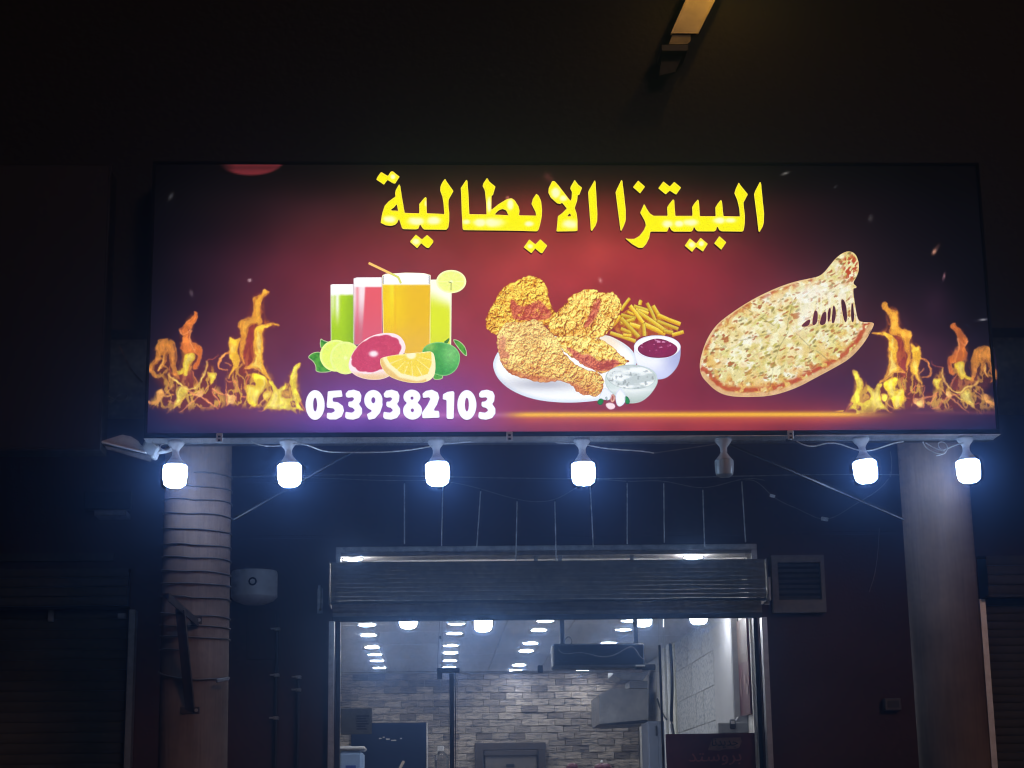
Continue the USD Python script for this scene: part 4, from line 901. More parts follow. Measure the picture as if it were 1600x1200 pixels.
# ---- flames
def cL(p): return [(220 + x / 5.22, 430 + y / 5.22) for x, y in p]
def cR(p): return [(340 + x / 5.22, 430 + y / 5.22) for x, y in p]
def ribbon(p, w0, w1=None, n=1):
    """A tapering stroke: widths in photograph units at its start and end."""
    w1 = w0 if w1 is None else w1
    p = chaikin(p, 2, False); s = np.linspace(0, 1, len(p)); w = (w0 + (w1 - w0) * s) * (.8 + .3 * np.sin(s * math.pi)) / 2
    t = np.gradient(p, axis=0); t /= np.linalg.norm(t, axis=1, keepdims=True) + 1e-9; nrm = np.c_[-t[:, 1], t[:, 0]]
    return Polygon(np.vstack([p + nrm * w[:, None], (p - nrm * w[:, None])[::-1]])).buffer(.05)
def blob(p): return Polygon(chaikin(p, 2)).buffer(0)
AMB, YEL, PEA, RED, ORA, OLI = (196, 124, 46), (226, 200, 48), (222, 142, 92), (150, 58, 38), (206, 108, 42), (208, 184, 66)
flame = []     # (shape in left-flame photograph units, main colour, edge colour, darker streak colour)
A = flame.append
A((blob(cL([(60,800),(62,760),(100,710),(120,660),(110,600),(125,540),(165,505),(210,510),(255,540),(290,590),(295,650),(285,720),(302,790),(325,830),(310,860),(262,805),(240,740),(232,680),(226,640),(214,640),(205,720),(175,775),(135,795),(160,750),(178,700),(176,655),(160,645),(150,700),(120,760),(110,800),(140,840),(110,840)])), AMB, (224, 176, 84), (128, 70, 38)))
A((blob(cL([(176,640),(192,690),(186,740),(160,785),(140,795),(165,740),(172,690)])), (224, 178, 90), (232, 190, 110), AMB))
A((blob(cL([(232,720),(245,790),(290,830),(330,800),(420,760),(470,870),(400,925),(350,890),(280,865),(235,840)])), (118, 50, 48), (132, 60, 54), (96, 38, 44)))
A((blob(cL([(318,440),(345,398),(400,350),(430,315),(428,296),(460,306),(473,340),(450,375),(418,402),(403,445),(402,500),(420,545),(470,580),(497,610),(490,680),(472,750),(440,767),(424,740),(452,700),(468,655),(430,650),(400,640),(345,650),(322,600),(340,530),(342,490),(318,478)])), ORA, (236, 150, 100), (150, 52, 30)))
A((blob(cL([(345,645),(400,630),(448,662),(410,730),(382,812),(352,812),(350,760)])), YEL, (238, 214, 90), (190, 150, 40)))
A((ribbon(cL([(408,445),(398,520),(410,580),(440,640)]), 2.6, 1.4), (236, 160, 110), (240, 170, 120), ORA))
A((ribbon(cL([(325,445),(330,480),(360,488),(385,470),(400,440)]), 2.4, 1.6), (236, 150, 110), (240, 170, 130), ORA))
A((blob(cL([(290,905),(370,905),(402,950),(345,1030),(275,1090),(250,1085),(285,1000)])), OLI, (226, 206, 110), (160, 136, 60)))
for p, a, b, c in (([(230,815),(280,868),(340,890),(390,938),(440,922),(490,870),(520,805),(538,740),(530,690)], 4.6, 2.6, (222, 190, 96)), ([(300,800),(330,790),(360,760)], 6, 6, YEL), ([(402,735),(440,800),(468,882)], 1.3, 1.6, PEA), ([(528,690),(590,684),(618,665),(632,640)], 1.5, .6, (150, 70, 60)),
                   ([(556,900),(520,952),(470,985),(400,1050),(345,1092),(308,1118)], 2.0, 1.8, (224, 170, 90)), ([(482,930),(430,965),(350,1010),(262,1080),(205,1122)], 4, 1.4, OLI), ([(272,900),(200,970),(150,1035),(88,1085)], 2.6, .8, (216, 168, 96)), ([(214,935),(218,890),(240,862)], 1.4, 1.2, PEA), ([(380,950),(440,965),(500,985),(560,1050),(630,1082)], 3, 2, PEA),
                   ([(180,1000),(230,985),(268,975)], 4, 2, (206, 160, 80)), ([(220,1030),(250,1050),(285,1040)], 3, 1, (206, 150, 90)), ([(585,955),(625,1012),(636,1072)], 3, 1.6, PEA), ([(575,932),(620,962),(692,978)], 3.4, 2.2, (216, 140, 96)), ([(460,1060),(520,1085),(600,1090)], 1.2, .6, (150, 84, 90))):
    A((ribbon(cL(p), a, b), c, tuple(min(255, v + 14) for v in c), tuple(v * .8 for v in c)))
A((blob(cL([(528,790),(570,800),(612,790),(624,820),(592,880),(558,905),(555,850)])), YEL, (236, 214, 100), (190, 160, 50)))
A((blob(cL([(128,960),(170,933),(192,968),(172,1022),(142,1045),(90,1052),(58,1045),(52,1005),(100,1032),(138,1008)])), (214, 146, 74), (228, 170, 110), (160, 92, 50)))
A((blob(cL([(690,960),(720,975),(790,985),(762,1040),(702,1075),(690,1075)])), (220, 160, 96), (230, 176, 120), (190, 120, 70)))
A((blob(cL([(470,935),(500,920),(520,960),(500,995),(440,985)])), (222, 170, 100), (232, 184, 120), (190, 130, 70)))
A((ribbon(cR([(78,780),(25,782),(5,745),(15,690),(50,640),(108,622)]), 2, 5), (222, 140, 66), (236, 170, 100), (170, 84, 40)))
A((ribbon(cR([(60,710),(110,745)]), 2, 1.4), (226, 150, 80), (232, 170, 100), AMB))
A((blob(cR([(200,700),(205,560),(240,450),(290,405),(330,415),(345,500),(330,700),(290,760),(235,790),(130,840),(75,900),(66,960),(200,960),(235,880)])), (136, 44, 40), (126, 46, 46), (110, 34, 38)))
A((blob(cR([(94,510),(115,494),(140,516),(187,488),(178,560),(165,640),(186,665),(186,720),(150,772),(110,812),(84,848),(84,820),(116,770),(126,740),(108,690),(94,600)])), (226, 172, 44), (238, 196, 90), (188, 110, 36)))
A((blob(cR([(158,410),(190,375),(262,352),(292,300),(284,180),(320,192),(372,145),(378,98),(428,118),(426,142),(372,210),(345,270),(350,320),(372,375),(356,412),(330,420),(300,405),(255,450),(225,540),(212,620),(222,700),(226,740),(196,700),(178,640),(184,540),(190,465)])), (218, 148, 46), (238, 190, 92), (168, 88, 34)))
A((blob(cR([(345,410),(400,392),(450,384),(505,382),(512,402),(440,408),(392,440),(362,490),(372,570),(364,680),(400,785),(444,845),(424,852),(352,782),(300,742),(240,765),(214,752),(250,728),(296,690),(292,560),(292,480),(320,440)])), (224, 166, 44), (240, 198, 88), (180, 104, 36)))
A((blob(cR([(275,800),(330,793),(410,830),(402,890),(382,960),(332,1000),(310,1078),(270,1068),(234,1020),(218,930),(240,870),(300,910),(322,905),(282,850)])), (228, 198, 42), (238, 206, 80), (186, 146, 40)))
for p, a, b, c in (([(65,850),(82,866),(135,848),(165,900),(192,950)], 1.3, 1.3, PEA), ([(138,828),(150,960),(154,1040)], 1.3, 1.0, PEA), ([(185,985),(238,992)], 1.6, 1.4, PEA), ([(228,780),(262,830),(240,870),(205,925)], 1.8, 1.0, (200, 110, 70)), ([(64,870),(66,960),(68,1072)], 1.0, 2.0, PEA), ([(220,760),(300,745),(350,782)], 1.8, 1.8, (236, 180, 90)),
                   ([(318,1062),(345,1055),(385,1030),(432,955)], 1.6, 2.4, (228, 196, 90)), ([(260,1085),(285,1065),(318,1075)], 1.2, .8, (226, 180, 80)), ([(640,1000),(680,1040),(722,1112)], 3, 1.2, PEA), ([(330,1112),(370,1105),(420,1060)], 1, 2, PEA)):
    A((ribbon(cR(p), a, b), c, tuple(min(255, v + 14) for v in c), tuple(v * .8 for v in c)))
A((blob(cR([(405,850),(450,848),(480,900),(490,932),(560,862),(562,900),(530,960),(525,1000),(600,1022),(610,960),(590,905),(578,870),(600,770),(630,720),(685,708),(640,800),(640,910),(675,980),(682,1020),(650,1035),(720,1115),(640,1080),(625,1100),(655,1142),(560,1106),(420,1090),(352,1116),(400,1060),(432,990),(446,920)])).difference(blob(cR([(588,1052),(606,1038),(628,1042),(625,1075),(600,1088)]))), (222, 202, 58), (238, 216, 104), (176, 148, 52)))
A((blob(cR([(360,1000),(385,950),(430,948),(436,1000),(395,1035)])), (226, 196, 60), (236, 208, 100), (190, 150, 50)))
A((blob(cR([(535,960),(570,930),(600,980),(590,1020),(530,1000)])), (190, 142, 62), (210, 170, 90), (150, 100, 50)))
body = [blob(cL([(60,800),(110,660),(110,600),(165,505),(255,540),(295,650),(300,780),(345,760),(322,600),(345,400),(430,300),(470,340),(415,400),(402,500),(497,610),(470,760),(430,760),(465,880),(520,800),(530,690),(620,800),(590,900),(690,960),(690,1080),(500,1100),(310,1115),(205,1120),(90,1085),(60,1040),(130,960),(180,930),(100,840)])),
        blob(cR([(64,870),(84,820),(110,690),(94,510),(187,488),(158,410),(262,352),(284,180),(372,145),(428,118),(372,210),(372,370),(510,390),(380,450),(370,570),(365,680),(444,845),(490,930),(560,862),(600,770),(685,710),(640,800),(680,1020),(720,1115),(640,1140),(420,1095),(310,1080),(66,1075)]))]
def place_flames(fx, fy, dimx, name, lift):
    hs = []
    for k, (g, mcol, ecol, scol) in enumerate(flame):
        h = shapely.transform(g, lambda p: np.c_[fx(p[:, 0]), fy(p[:, 1])]).buffer(0)
        if h.area > 1: hs.append((k, h, mcol, ecol, scol))
    bodies = [shapely.transform(g.buffer(1.5), lambda p: np.c_[fx(p[:, 0]), fy(p[:, 1])]).buffer(0) for g in body]
    hull = unary_union([h.buffer(5) for _, h, *_r in hs] + [b.buffer(4) for b in bodies]).simplify(.5).intersection(sbox(228, 260, 1559, 672))
    def col(x, y, e):
        wx = x + 6 * (nz(x, y, .07, 11) - .5) + 2.6 * (nz(x, y, .25, 12) - .5); wy = y + 9 * (nz(x, y, .055, 13) - .5) + 2.6 * (nz(x, y, .22, 14) - .5)
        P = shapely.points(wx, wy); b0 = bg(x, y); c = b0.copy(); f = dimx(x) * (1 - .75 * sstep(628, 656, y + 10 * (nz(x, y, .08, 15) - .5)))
        rr = 1 - np.abs(2 * meshkit.fbm(np.stack([wx * .10, wy * .045, np.zeros_like(x)], -1), 3, 80) - 1)
        for b in bodies:
            d = np.where(shapely.contains_xy(b, wx, wy), 1, -1) * shapely.distance(P, b.boundary)
            m = sstep(-4, 9, d) * f
            c = mixc(c, (142, 58, 40), .55 * m); c = mixc(c, mixc((206, 116, 46), (226, 182, 66), sstep(520, 620, y)), sstep(.80, .95, rr) * .8 * m)
        for k, h, m_, ed, s_ in hs:
            x0, y0, x1, y1 = h.bounds; q = np.nonzero((wx > x0 - 3) & (wx < x1 + 3) & (wy > y0 - 3) & (wy < y1 + 3))[0]
            if not len(q): continue
            d = np.where(shapely.contains_xy(h, wx[q], wy[q]), 1, -1) * shapely.distance(P[q], h.boundary)
            n1 = meshkit.fbm(np.stack([wx[q] * .2 + 3 * nz(x[q], y[q], .05, k), wy[q] * .045, np.zeros(len(q))], -1), 3, k); n2 = nz(x[q], y[q], .09, k + 40)
            cc = mixc(np.array(m_) * 1.04, s_, sstep(.5, .74, n1) * .8); cc = mixc(cc, np.minimum(255, np.array(m_) * 1.22 + 16), sstep(.52, .74, n2) * .7)
            cc = mixc(mixc(ed, (212, 104, 40), .4), cc, sstep(0, 2.0, d)); cc = mixc(cc, (255, 236, 130) if m_[1] > 150 else np.minimum(255, np.array(m_) * 1.25 + 10), sstep(1.6, 5, d) * sstep(.35, .62, n1) * .75)
            al = sstep(-1.1, 1.5, d) * f[q] * (.62 if m_[1] < 70 else .97) * (.72 + .5 * n2)
            c[q] = mixc(c[q], np.minimum(255, cc * 1.05), al)
        return mixc(b0, c, np.clip(e / 2.5, 0, 1))
    decal(name, hull, col, 1.25, lift)
place_flames(lambda x: x, lambda y: y, lambda x: .80 + .2 * sstep(240, 330, x), 'printed_flame', .002)
place_flames(lambda x: 1784 - .965 * x, lambda y: 640 - (640 - y) * .9 + 2, lambda x: 1 - .30 * sstep(1400, 1560, x), 'printed_flame', .002)
A2 = [(1297, 643), (1325, 640), (1345, 636), (1362, 640), (1340, 644)]
decal('printed_flame', blob(A2), lambda x, y, e: mixc((220, 150, 60), (226, 196, 60), e / 2), 1.5, .0018)

# ---- juices and fruit
def c6(p): return [(470 + x / 5.714, 400 + y / 5.714) for x, y in p]
def X6(x): return (x - 470) * 5.714
def Y6(y): return (y - 400) * 5.714
def glass(p, rimtop, juice_top, xa, xb, juice, dark, name='printed_glass'):
    def col(x, y, e):
        X, Y = X6(x), Y6(y); u = (X - xa) / (xb - xa)
        c = mixc(juice, dark, sstep(.45, 1.0, u) * .6 + .25 * sstep(juice_top, 800, Y))
        shine = np.exp(-((u - .30) / .10) ** 2) * (1 - sstep(juice_top + 60, juice_top + 340, Y)) + .75 * np.exp(-((u - .10) / .07) ** 2) * (1 - sstep(juice_top + 40, juice_top + 300, Y))
        c = mixc(c, (255, 255, 255), np.clip(shine, 0, 1) * .9)
        c = mixc((255, 255, 255), c, sstep(juice_top - 16, juice_top + 16, Y + 22 * (nz(x, y, .05, 2) - .5)))
        c = mixc((236, 226, 226), c, np.clip(e / 1.0, 0, 1))
        return c
    return decal(name, Polygon(c6(p)), col, 1.5, .004)
glass([(265,258),(285,250),(470,250),(475,790),(268,790)], 250, 350, 265, 470, (176, 214, 24), (134, 178, 20))
def col4(x, y, e):
    X, Y = X6(x), Y6(y); u = (X - 1155) / 190
    c = mixc((255, 255, 235), (222, 232, 40), sstep(260 + 120 * u, 470 + 40 * u, Y)); c = mixc(c, (214, 216, 60), sstep(600, 800, Y) * .4)
    return mixc((250, 250, 225), c, np.clip((1342 - X) / 22, 0, 1))
decal('printed_glass', Polygon(c6([(1150,212),(1225,210),(1348,225),(1342,800),(1150,800)])), col4, 1.5, .004)
def col2(x, y, e):
    X, Y = X6(x), Y6(y); u = (X - 472) / 255
    c = mixc((234, 92, 104), (222, 96, 118), sstep(300, 780, Y)); lft = 1 - sstep(.36, .44, u + .00022 * (Y - 280))
    c = mixc(c, mixc((252, 236, 240), (208, 110, 128), sstep(330, 720, Y)), lft * (.95 - .5 * np.exp(-((u - .13) / .06) ** 2)))
    c = mixc((255, 255, 255), c, sstep(268, 285, Y)); return mixc((214, 190, 200), c, np.clip(e / 1.0, 0, 1))
decal('printed_glass', Polygon(c6([(470,200),(500,190),(725,188),(730,790),(478,790)])), col2, 1.5, .0045)
def col3(x, y, e):
    X, Y = X6(x), Y6(y); u = (X - 728) / 425
    c = mixc((246, 206, 20), (238, 188, 28), sstep(.2, .7, u)); c = mixc(c, (234, 184, 62), sstep(480, 800, Y) * .8); c = mixc(c, (250, 226, 44), np.exp(-((u - .20) / .06) ** 2) * (1 - sstep(300, 620, Y)) * .9); c = mixc(c, (242, 176, 24), np.exp(-((u - .27) / .02) ** 2) * .5)
    c = mixc((255, 255, 255), c, sstep(248, 266, Y)); r = (np.abs(u - .02) < .012) | (np.abs(u - .985) < .012)
    c = mixc(c, (120, 112, 120), r * (Y < 250) * (Y > 175) * .7); return mixc((255, 244, 200), c, np.clip(e / .9, 0, 1))
decal('printed_glass', Polygon(c6([(725,172),(760,158),(940,148),(1100,152),(1160,170),(1155,860),(940,880),(735,700)])), col3, 1.5, .005)
decal('printed_straw', unary_union([LineString(c6([(605,62),(800,155)])).buffer(1.9, cap_style='flat'), LineString(c6([(790,150),(870,190),(895,245)])).buffer(1.7, cap_style='flat')]), lambda x, y, e: mixc((255, 206, 110), (226, 226, 110), sstep(608, 612, x)), 1.2, .0056)
def slice_(cx, cy, rx, ry, rind, pulp, hub, rot=0, n=10):
    cx, cy = c6([(cx, cy)])[0]; rx /= 5.714; ry /= 5.714
    def col(x, y, e):
        dx, dy = x - cx, y - cy; u = (dx * math.cos(rot) + dy * math.sin(rot)) / rx; v = (-dx * math.sin(rot) + dy * math.cos(rot)) / ry
        r = np.hypot(u, v); th = np.arctan2(v, u)
        seg = np.abs(((th / (2 * np.pi) * n) % 1) - .5) * 2
        c = mixc(pulp, np.minimum(255, np.array(pulp) * 1.08), nz(x, y, .4, 6)); c = mixc(c, rind, sstep(.86, .97, seg) * .75); c = mixc(c, hub, 1 - sstep(.08, .16, r)); return mixc(c, rind, sstep(.84, .90, r))
    return Polygon(ell(cx, cy, rx, ry, 60, rot)), col
g, c = slice_(1343, 228, 134, 104, (252, 255, 190), (236, 244, 130), (250, 255, 200)); decal('printed_lime_slice', g, c, 1.3, .0056)
decal('printed_slit', LineString(c6([(1318,232),(1342,236),(1341,305)])).buffer(.45), (60, 70, 50), 1.2, .006)
def leaf(x, y, e): return mixc((226, 232, 190), mixc((88, 168, 52), (52, 128, 44), sstep(.4, .7, nz(x, y, .18, 8))), np.clip(e / 1.4, 0, 1))
for p in ([(175,730),(200,752),(262,770),(265,800),(190,838),(168,800)], [(55,905),(105,860),(180,852),(170,905),(205,980),(290,1025),(240,1040),(130,1040),(135,985),(105,935)], [(1345,740),(1400,748),(1455,790),(1480,840),(1488,905),(1440,870)], [(1165,1112),(1210,1010),(1296,1095)]):
    decal('printed_leaf', blob(c6(p)), leaf, 1.3, .0058)
g, c = slice_(315, 890, 145, 142, (240, 252, 150), (224, 242, 104), (244, 252, 170)); decal('printed_lime_slice', g, c, 1.4, .006)
g, c = slice_(400, 910, 140, 146, (238, 250, 150), (226, 240, 120), (244, 252, 170)); decal('printed_lime_slice', g, c, 1.4, .0064)
def limec(x, y, e):
    X, Y = X6(x), Y6(y); c = mixc((60, 156, 66), (132, 206, 120), np.exp(-(((X - 1340) / 90) ** 2 + ((Y - 870) / 130) ** 2)) * .9); c = mixc(c, (150, 200, 96), np.exp(-(((X - 1150) / 60) ** 2 + ((Y - 810) / 50) ** 2)) * .8)
    return mixc((150, 214, 140), c * (.9 + .2 * nz(x, y, .35, 5))[..., None], np.clip(e / 2, 0, 1))
decal('printed_lime', blob(c6([(1080,850),(1110,800),(1190,768),(1290,770),(1380,810),(1425,880),(1415,970),(1370,1040),(1290,1075),(1200,1060),(1110,1000),(1080,930)])), limec, 1.4, .0062)
def gfc(x, y, e):
    X, Y = X6(x), Y6(y); rot = -.42; dx, dy = X - 672, Y - 872; u = (dx * math.cos(rot) + dy * math.sin(rot)) / 252; v = (-dx * math.sin(rot) + dy * math.cos(rot)) / 160
    r = np.hypot(u, v); th = np.arctan2(v, u); lob = .90 + .045 * np.abs(np.sin(th * 5.5))
    c = mixc((212, 72, 108), (196, 58, 92), nz(x, y, .25, 7) * 1.2 - .2); c = mixc(c, (232, 120, 146), sstep(.66, .8, nz(x, y, .6, 17)) * .5)
    hub = np.exp(-(((X - 650) / 42) ** 2 + ((Y - 873) / 28) ** 2) ** 2); c = mixc(c, (255, 240, 244), hub)
    c = mixc(c, (255, 232, 238), sstep(lob - .02, lob + .02, r)); skin = sstep(.95, 1.10, (Y - 1000) / 90) * (r > .95)
    c = mixc(c, (240, 200, 150), np.clip(sstep(1010, 1090, Y) * (r > 1.0), 0, 1)); return mixc((255, 226, 226), c, np.clip(e / 1.0, 0, 1))
decal('printed_grapefruit', blob(c6([(425,1000),(430,930),(480,830),(560,750),(660,700),(780,682),(870,700),(925,760),(940,830),(900,900),(820,1040),(780,1085),(680,1110),(560,1098),(470,1060)])), gfc, 1.3, .0068)
def lemc(x, y, e):
    X, Y = X6(x), Y6(y); hub = (985, 885); th = np.arctan2(Y - hub[1], X - hub[0]); r = np.hypot((X - hub[0]) / 1.25, (Y - hub[1]))
    c = mixc((246, 212, 50), (250, 226, 90), nz(x, y, .3, 11)); seg = np.abs(((th + .18) / .42) % 1 - .5) * 2
    c = mixc(c, (255, 244, 180), sstep(.86, .98, seg) * sstep(20, 60, r)); c = mixc(c, (255, 246, 200), 1 - sstep(24, 46, r))
    low = Polygon(c6([(775,915),(800,960),(900,1045),(1040,1075),(1130,1050),(1165,960),(1160,850),(2000,850),(2000,600),(770,600)]))
    d = shapely.distance(shapely.points(x, y), low); c = mixc(c, (255, 243, 190), sstep(.2, 1.2, d)); sk = sstep(5.5, 9.5, d) * (X < 1120)
    return mixc((255, 240, 190), mixc(c, (238, 196, 112), sk * (.8 + .4 * nz(x, y, .5, 3))), np.clip(e / .9, 0, 1))
decal('printed_lemon_wedge', blob(c6([(703,925),(730,905),(800,890),(920,872),(1090,858),(1170,848),(1196,890),(1205,1000),(1190,1080),(1130,1125),(1020,1138),(900,1120),(780,1075),(715,990)])), lemc, 1.3, .0074)
decal('printed_stalk', blob(c6([(1270,770),(1300,750),(1325,728),(1328,745),(1310,785)])), (70, 130, 50), 1.2, .0066)

# ---- fried chicken plate
def cC(p): return [(745 + x / 5.454, 420 + y / 5.454) for x, y in p]
def cD(p): return [(920 + x / 6, 450 + y / 6) for x, y in p]
def rough(p, amp=1.0, seed=0, n=2):
    q = chaikin(p, n); ring = LineString(np.vstack([q, q[:1]])); m = int(ring.length / 1.3); b = np.array([ring.interpolate(i / m, normalized=True).coords[0] for i in range(m)])
    t = np.roll(b, -1, 0) - np.roll(b, 1, 0); t /= np.linalg.norm(t, axis=1, keepdims=True) + 1e-9
    k = (nz(b[:, 0], b[:, 1], .28, seed, 2) - .5) * 2 * amp * 2.2
    return Polygon(b + np.c_[t[:, 1], -t[:, 0]] * k[:, None]).buffer(0)
def white(x, y, e): return mixc((228, 236, 246), (250, 252, 255), e / 8)
def platec(x, y, e):
    c = mixc((214, 226, 242), (252, 254, 255), np.clip(e / 7, 0, 1)); sh_ = np.exp(-(((x - 850) / 60) ** 2 + ((y - 600) / 10) ** 2)); c = mixc(c, (176, 176, 190), sh_ * .8); c = mixc(c, (255, 226, 190), np.exp(-(((x - 950) / 22) ** 2 + ((y - 535) / 14) ** 2)) * .7); return c
decal('printed_plate', blob(cC([(132,830),(150,760),(190,690),(300,640),(700,560),(1090,556),(1200,600),(1320,680),(1380,790),(1300,900),(1180,1090),(1020,1128),(760,1145),(500,1120),(300,1045),(180,945)])), platec, 1.8, .002)
def crust(seed, light, midc, dark, red, redmask, size=2.6, aniso=(1, 1)):
    r0 = np.random.default_rng(seed)
    def col(x, y, e):
        x0, x1, y0, y1 = x.min() - 8, x.max() + 8, y.min() - 8, y.max() + 8
        trees = []
        for s in (size * 1.0, size * 2.0):
            n = int((x1 - x0) * (y1 - y0) / s ** 2); P = np.c_[r0.uniform(x0, x1, n), r0.uniform(y0, y1, n)] * aniso
            trees.append((s, cKDTree(P), r0.uniform(.3, 1.0, n)))
        def height(u, v):
            a = u + 8 * (nz(u, v, .13, seed) - .5); b = v + 8 * (nz(u, v, .13, seed + 9) - .5); h = 0
            for s, t, amp in trees:
                d, i = t.query(np.c_[a, b] * aniso, k=2)
                h = h + s * .60 * np.max(amp[i] * np.sqrt(np.clip(1 - (d / (s * .95)) ** 2, 0, 1)), 1)
            return h + 5 * nz(u, v, .07, seed + 4)
        hgt = height(x, y); gx_ = (height(x + .7, y) - hgt) / .7; gy_ = (height(x, y + .7) - hgt) / .7
        sh = (-.45 * gx_ - .75 * gy_ * -1 * -1 + .75) / np.sqrt(1 + gx_ ** 2 + gy_ ** 2)
        body = (y - y0) / (y1 - y0); big = nz(x, y, .05, seed + 3)
        t = np.clip(.34 + .95 * (sh - .42) + .22 * (big - .5) * 2 - .22 * (body - .45), 0, 1)
        c = mixc(dark, midc, sstep(.02, .38, t)); c = mixc(c, light, sstep(.40, .72, t)); c = mixc(c, np.minimum(255, np.array(light) * 1.1 + 20), sstep(.74, .95, t))
        m = np.clip(redmask(x, y), 0, 1) * sstep(.25, .5, nz(x, y, .13, seed + 5) + .12)
        c = mixc(c, mixc(np.array(red) * .9, (226, 110, 90), sstep(.45, .8, t)), m * .85)
        return mixc(np.array(dark) * 1.15, c, np.clip(e / 1.0, 0, 1) * .7 + .3)
    return col
GOLD, CREAM, BRN, RDD = (230, 154, 50), (252, 226, 150), (146, 66, 24), (190, 66, 62)
def inside(p, w=2.0):
    g = blob(p); return lambda x, y: sstep(-w, w, np.where(shapely.contains_xy(g, x, y), 1, -1) * shapely.distance(shapely.points(x, y), g.boundary))
decal('printed_chicken_piece', rough(cC([(70,470),(80,400),(120,330),(165,250),(210,180),(240,140),(330,110),(400,70),(470,55),(530,80),(580,110),(610,190),(612,250),(650,340),(690,400),(640,470),(400,540),(220,560),(130,555),(85,510)]), 1.0, 21), crust(21, (250, 202, 80), (224, 146, 40), (140, 58, 16), (198, 66, 66), inside(cC([(280,265),(320,260),(350,320),(450,315),(520,250),(590,320),(650,390),(600,440),(320,440),(300,400)]))), 1.2, .0026)
decal('printed_chicken_piece', rough(cC([(600,480),(660,400),(700,350),(760,300),(790,240),(850,200),(920,180),(985,160),(1050,200),(1120,205),(1170,195),(1215,250),(1240,320),(1200,400),(1150,520),(1060,590),(900,600),(700,590),(620,540)]), 1.0, 22), crust(22, (252, 214, 110), GOLD, (140, 58, 16), RDD, inside(cC([(1000,260),(1060,250),(1040,380),(950,500),(900,500),(970,380)])), 3.2, (1.3, .8)), 1.2, .003)
decal('printed_chicken_piece', rough(cC([(640,600),(720,570),(860,580),(1000,580),(1100,620),(1180,680),(1230,740),(1310,790),(1240,830),(1100,880),(1060,900),(960,850),(860,790),(760,720)]), .9, 23), crust(23, (252, 222, 120), (236, 174, 58), (150, 62, 24), (186, 62, 66), inside(cC([(740,660),(820,680),(900,740),(960,720),(1040,800),(1150,760),(1240,800),(1100,890),(900,830)])), 3.0), 1.2, .0034)
legmask = lambda x, y: .9 * inside(cC([(175,590),(240,560),(250,640),(230,700),(290,720),(260,820),(200,800)]))(x, y) + .55 * inside(cC([(230,850),(420,900),(640,930),(830,960),(980,1070),(880,1080),(780,980),(500,960),(300,930)]))(x, y)
def legcol(x, y, e):
    c = crust(24, (250, 212, 118), (222, 136, 52), (136, 62, 22), (200, 92, 62), legmask, 1.75, (1.0, 1.0))(x, y, e)
    t = np.clip(.5 + ((y - 553) + .18 * (x - 850)) / -60, 0, 1); d = np.clip(((y - 560) - .25 * (x - 820)) / 40, 0, 1)
    return np.clip(mixc(mixc(c, (255, 244, 190), t * .26), np.array([196, 104, 52]), d * .30), 0, 255)
decal('printed_chicken_leg', rough(cC([(165,620),(170,560),(230,470),(260,450),(360,460),(460,430),(560,450),(600,520),(680,590),(720,690),(790,770),(860,830),(960,870),(1050,880),(1080,940),(1085,1020),(1020,1100),(960,1080),(870,1070),(800,980),(690,950),(560,980),(430,940),(300,910),(210,830),(190,740)]), .9, 24), legcol, 1.15, .0038)
fries = [((300,210),(385,95),30), ((185,385),(300,260),40), ((300,250),(440,285),34), ((360,220),(430,250),26), ((480,160),(492,115),34), ((420,170),(560,215),36), ((440,200),(560,240),30), ((300,330),(430,290),34), ((300,380),(400,420),34), ((380,340),(480,370),44), ((545,140),(625,310),32), ((600,165),(680,290),38), ((640,250),(860,340),40), ((640,310),(840,385),34), ((520,340),(720,430),46), ((450,215),(730,410),40), ((300,280),(470,460),40), ((385,165),(510,330),40), ((510,330),(520,450),36), ((200,420),(440,500),36), ((320,440),(400,445),30), ((700,400),(790,420),40), ((780,440),(890,410),36)]
decal('printed_fries_shadow', blob(cD([(200,380),(300,240),(420,170),(560,180),(680,300),(800,360),(760,440),(520,440),(400,500)])), lambda x, y, e: mixc((170, 70, 40), (196, 120, 40), sstep(.4, .6, nz(x, y, .2, 3))), 1.8, .0022)
for k, (a, b, w) in enumerate(fries):
    a, b = np.array(cD([a])[0]), np.array(cD([b])[0]); g = LineString([a, (a + b) / 2 + rng.uniform(-.8, .8, 2), b]).buffer(w / 12, cap_style='flat').buffer(.5).buffer(-.3); d = unit(b - a); nn = np.array([-d[1], d[0]])
    if nn[1] > 0: nn = -nn
    def col(x, y, e, a=a, nn=nn, k=k, w=w):
        s = ((x - a[0]) * nn[0] + (y - a[1]) * nn[1]) / (w / 12); c = mixc((222, 156, 26), (248, 214, 56), sstep(-.7, .1, s)); c = mixc(c, (254, 236, 128), sstep(.25, .8, s) * .8); return mixc((190, 126, 24), c, np.clip(e / .7, 0, 1)) * (.94 + .06 * np.sin(k * 2.3))
    decal('printed_chip', g, col, 1.2, .0024 + .0002 * k)
def bowl(x, y, e):
    return mixc(mixc((178, 184, 226), (244, 246, 255), sstep(1058, 1020, x)), (206, 212, 246), sstep(565, 592, y)) * np.clip(.9 + e / 20, 0, 1)[..., None]
decal('printed_sauce_bowl', blob(cD([(420,560),(440,500),(520,455),(640,440),(760,460),(840,510),(865,570),(855,680),(820,760),(740,840),(660,862),(560,850),(470,760),(430,660)])), bowl, 1.5, .008)
decal('printed_bowl_rim', Polygon(ell(*cD([(642,553)])[0], 36.6, 18.2)), lambda x, y, e: mixc((214, 216, 240), (255, 255, 255), e / 2), 1.4, .0084)
def sauce(x, y, e):
    c = mixc((150, 34, 84), (122, 24, 66), nz(x, y, .12, 3)); sw_ = nz(x + 6 * nz(x, y, .1, 2), y * 2.2, .16, 5); return mixc(mixc((110, 20, 60), c, e / 2), (226, 150, 196), sstep(.68, .74, sw_) * (y < 549))
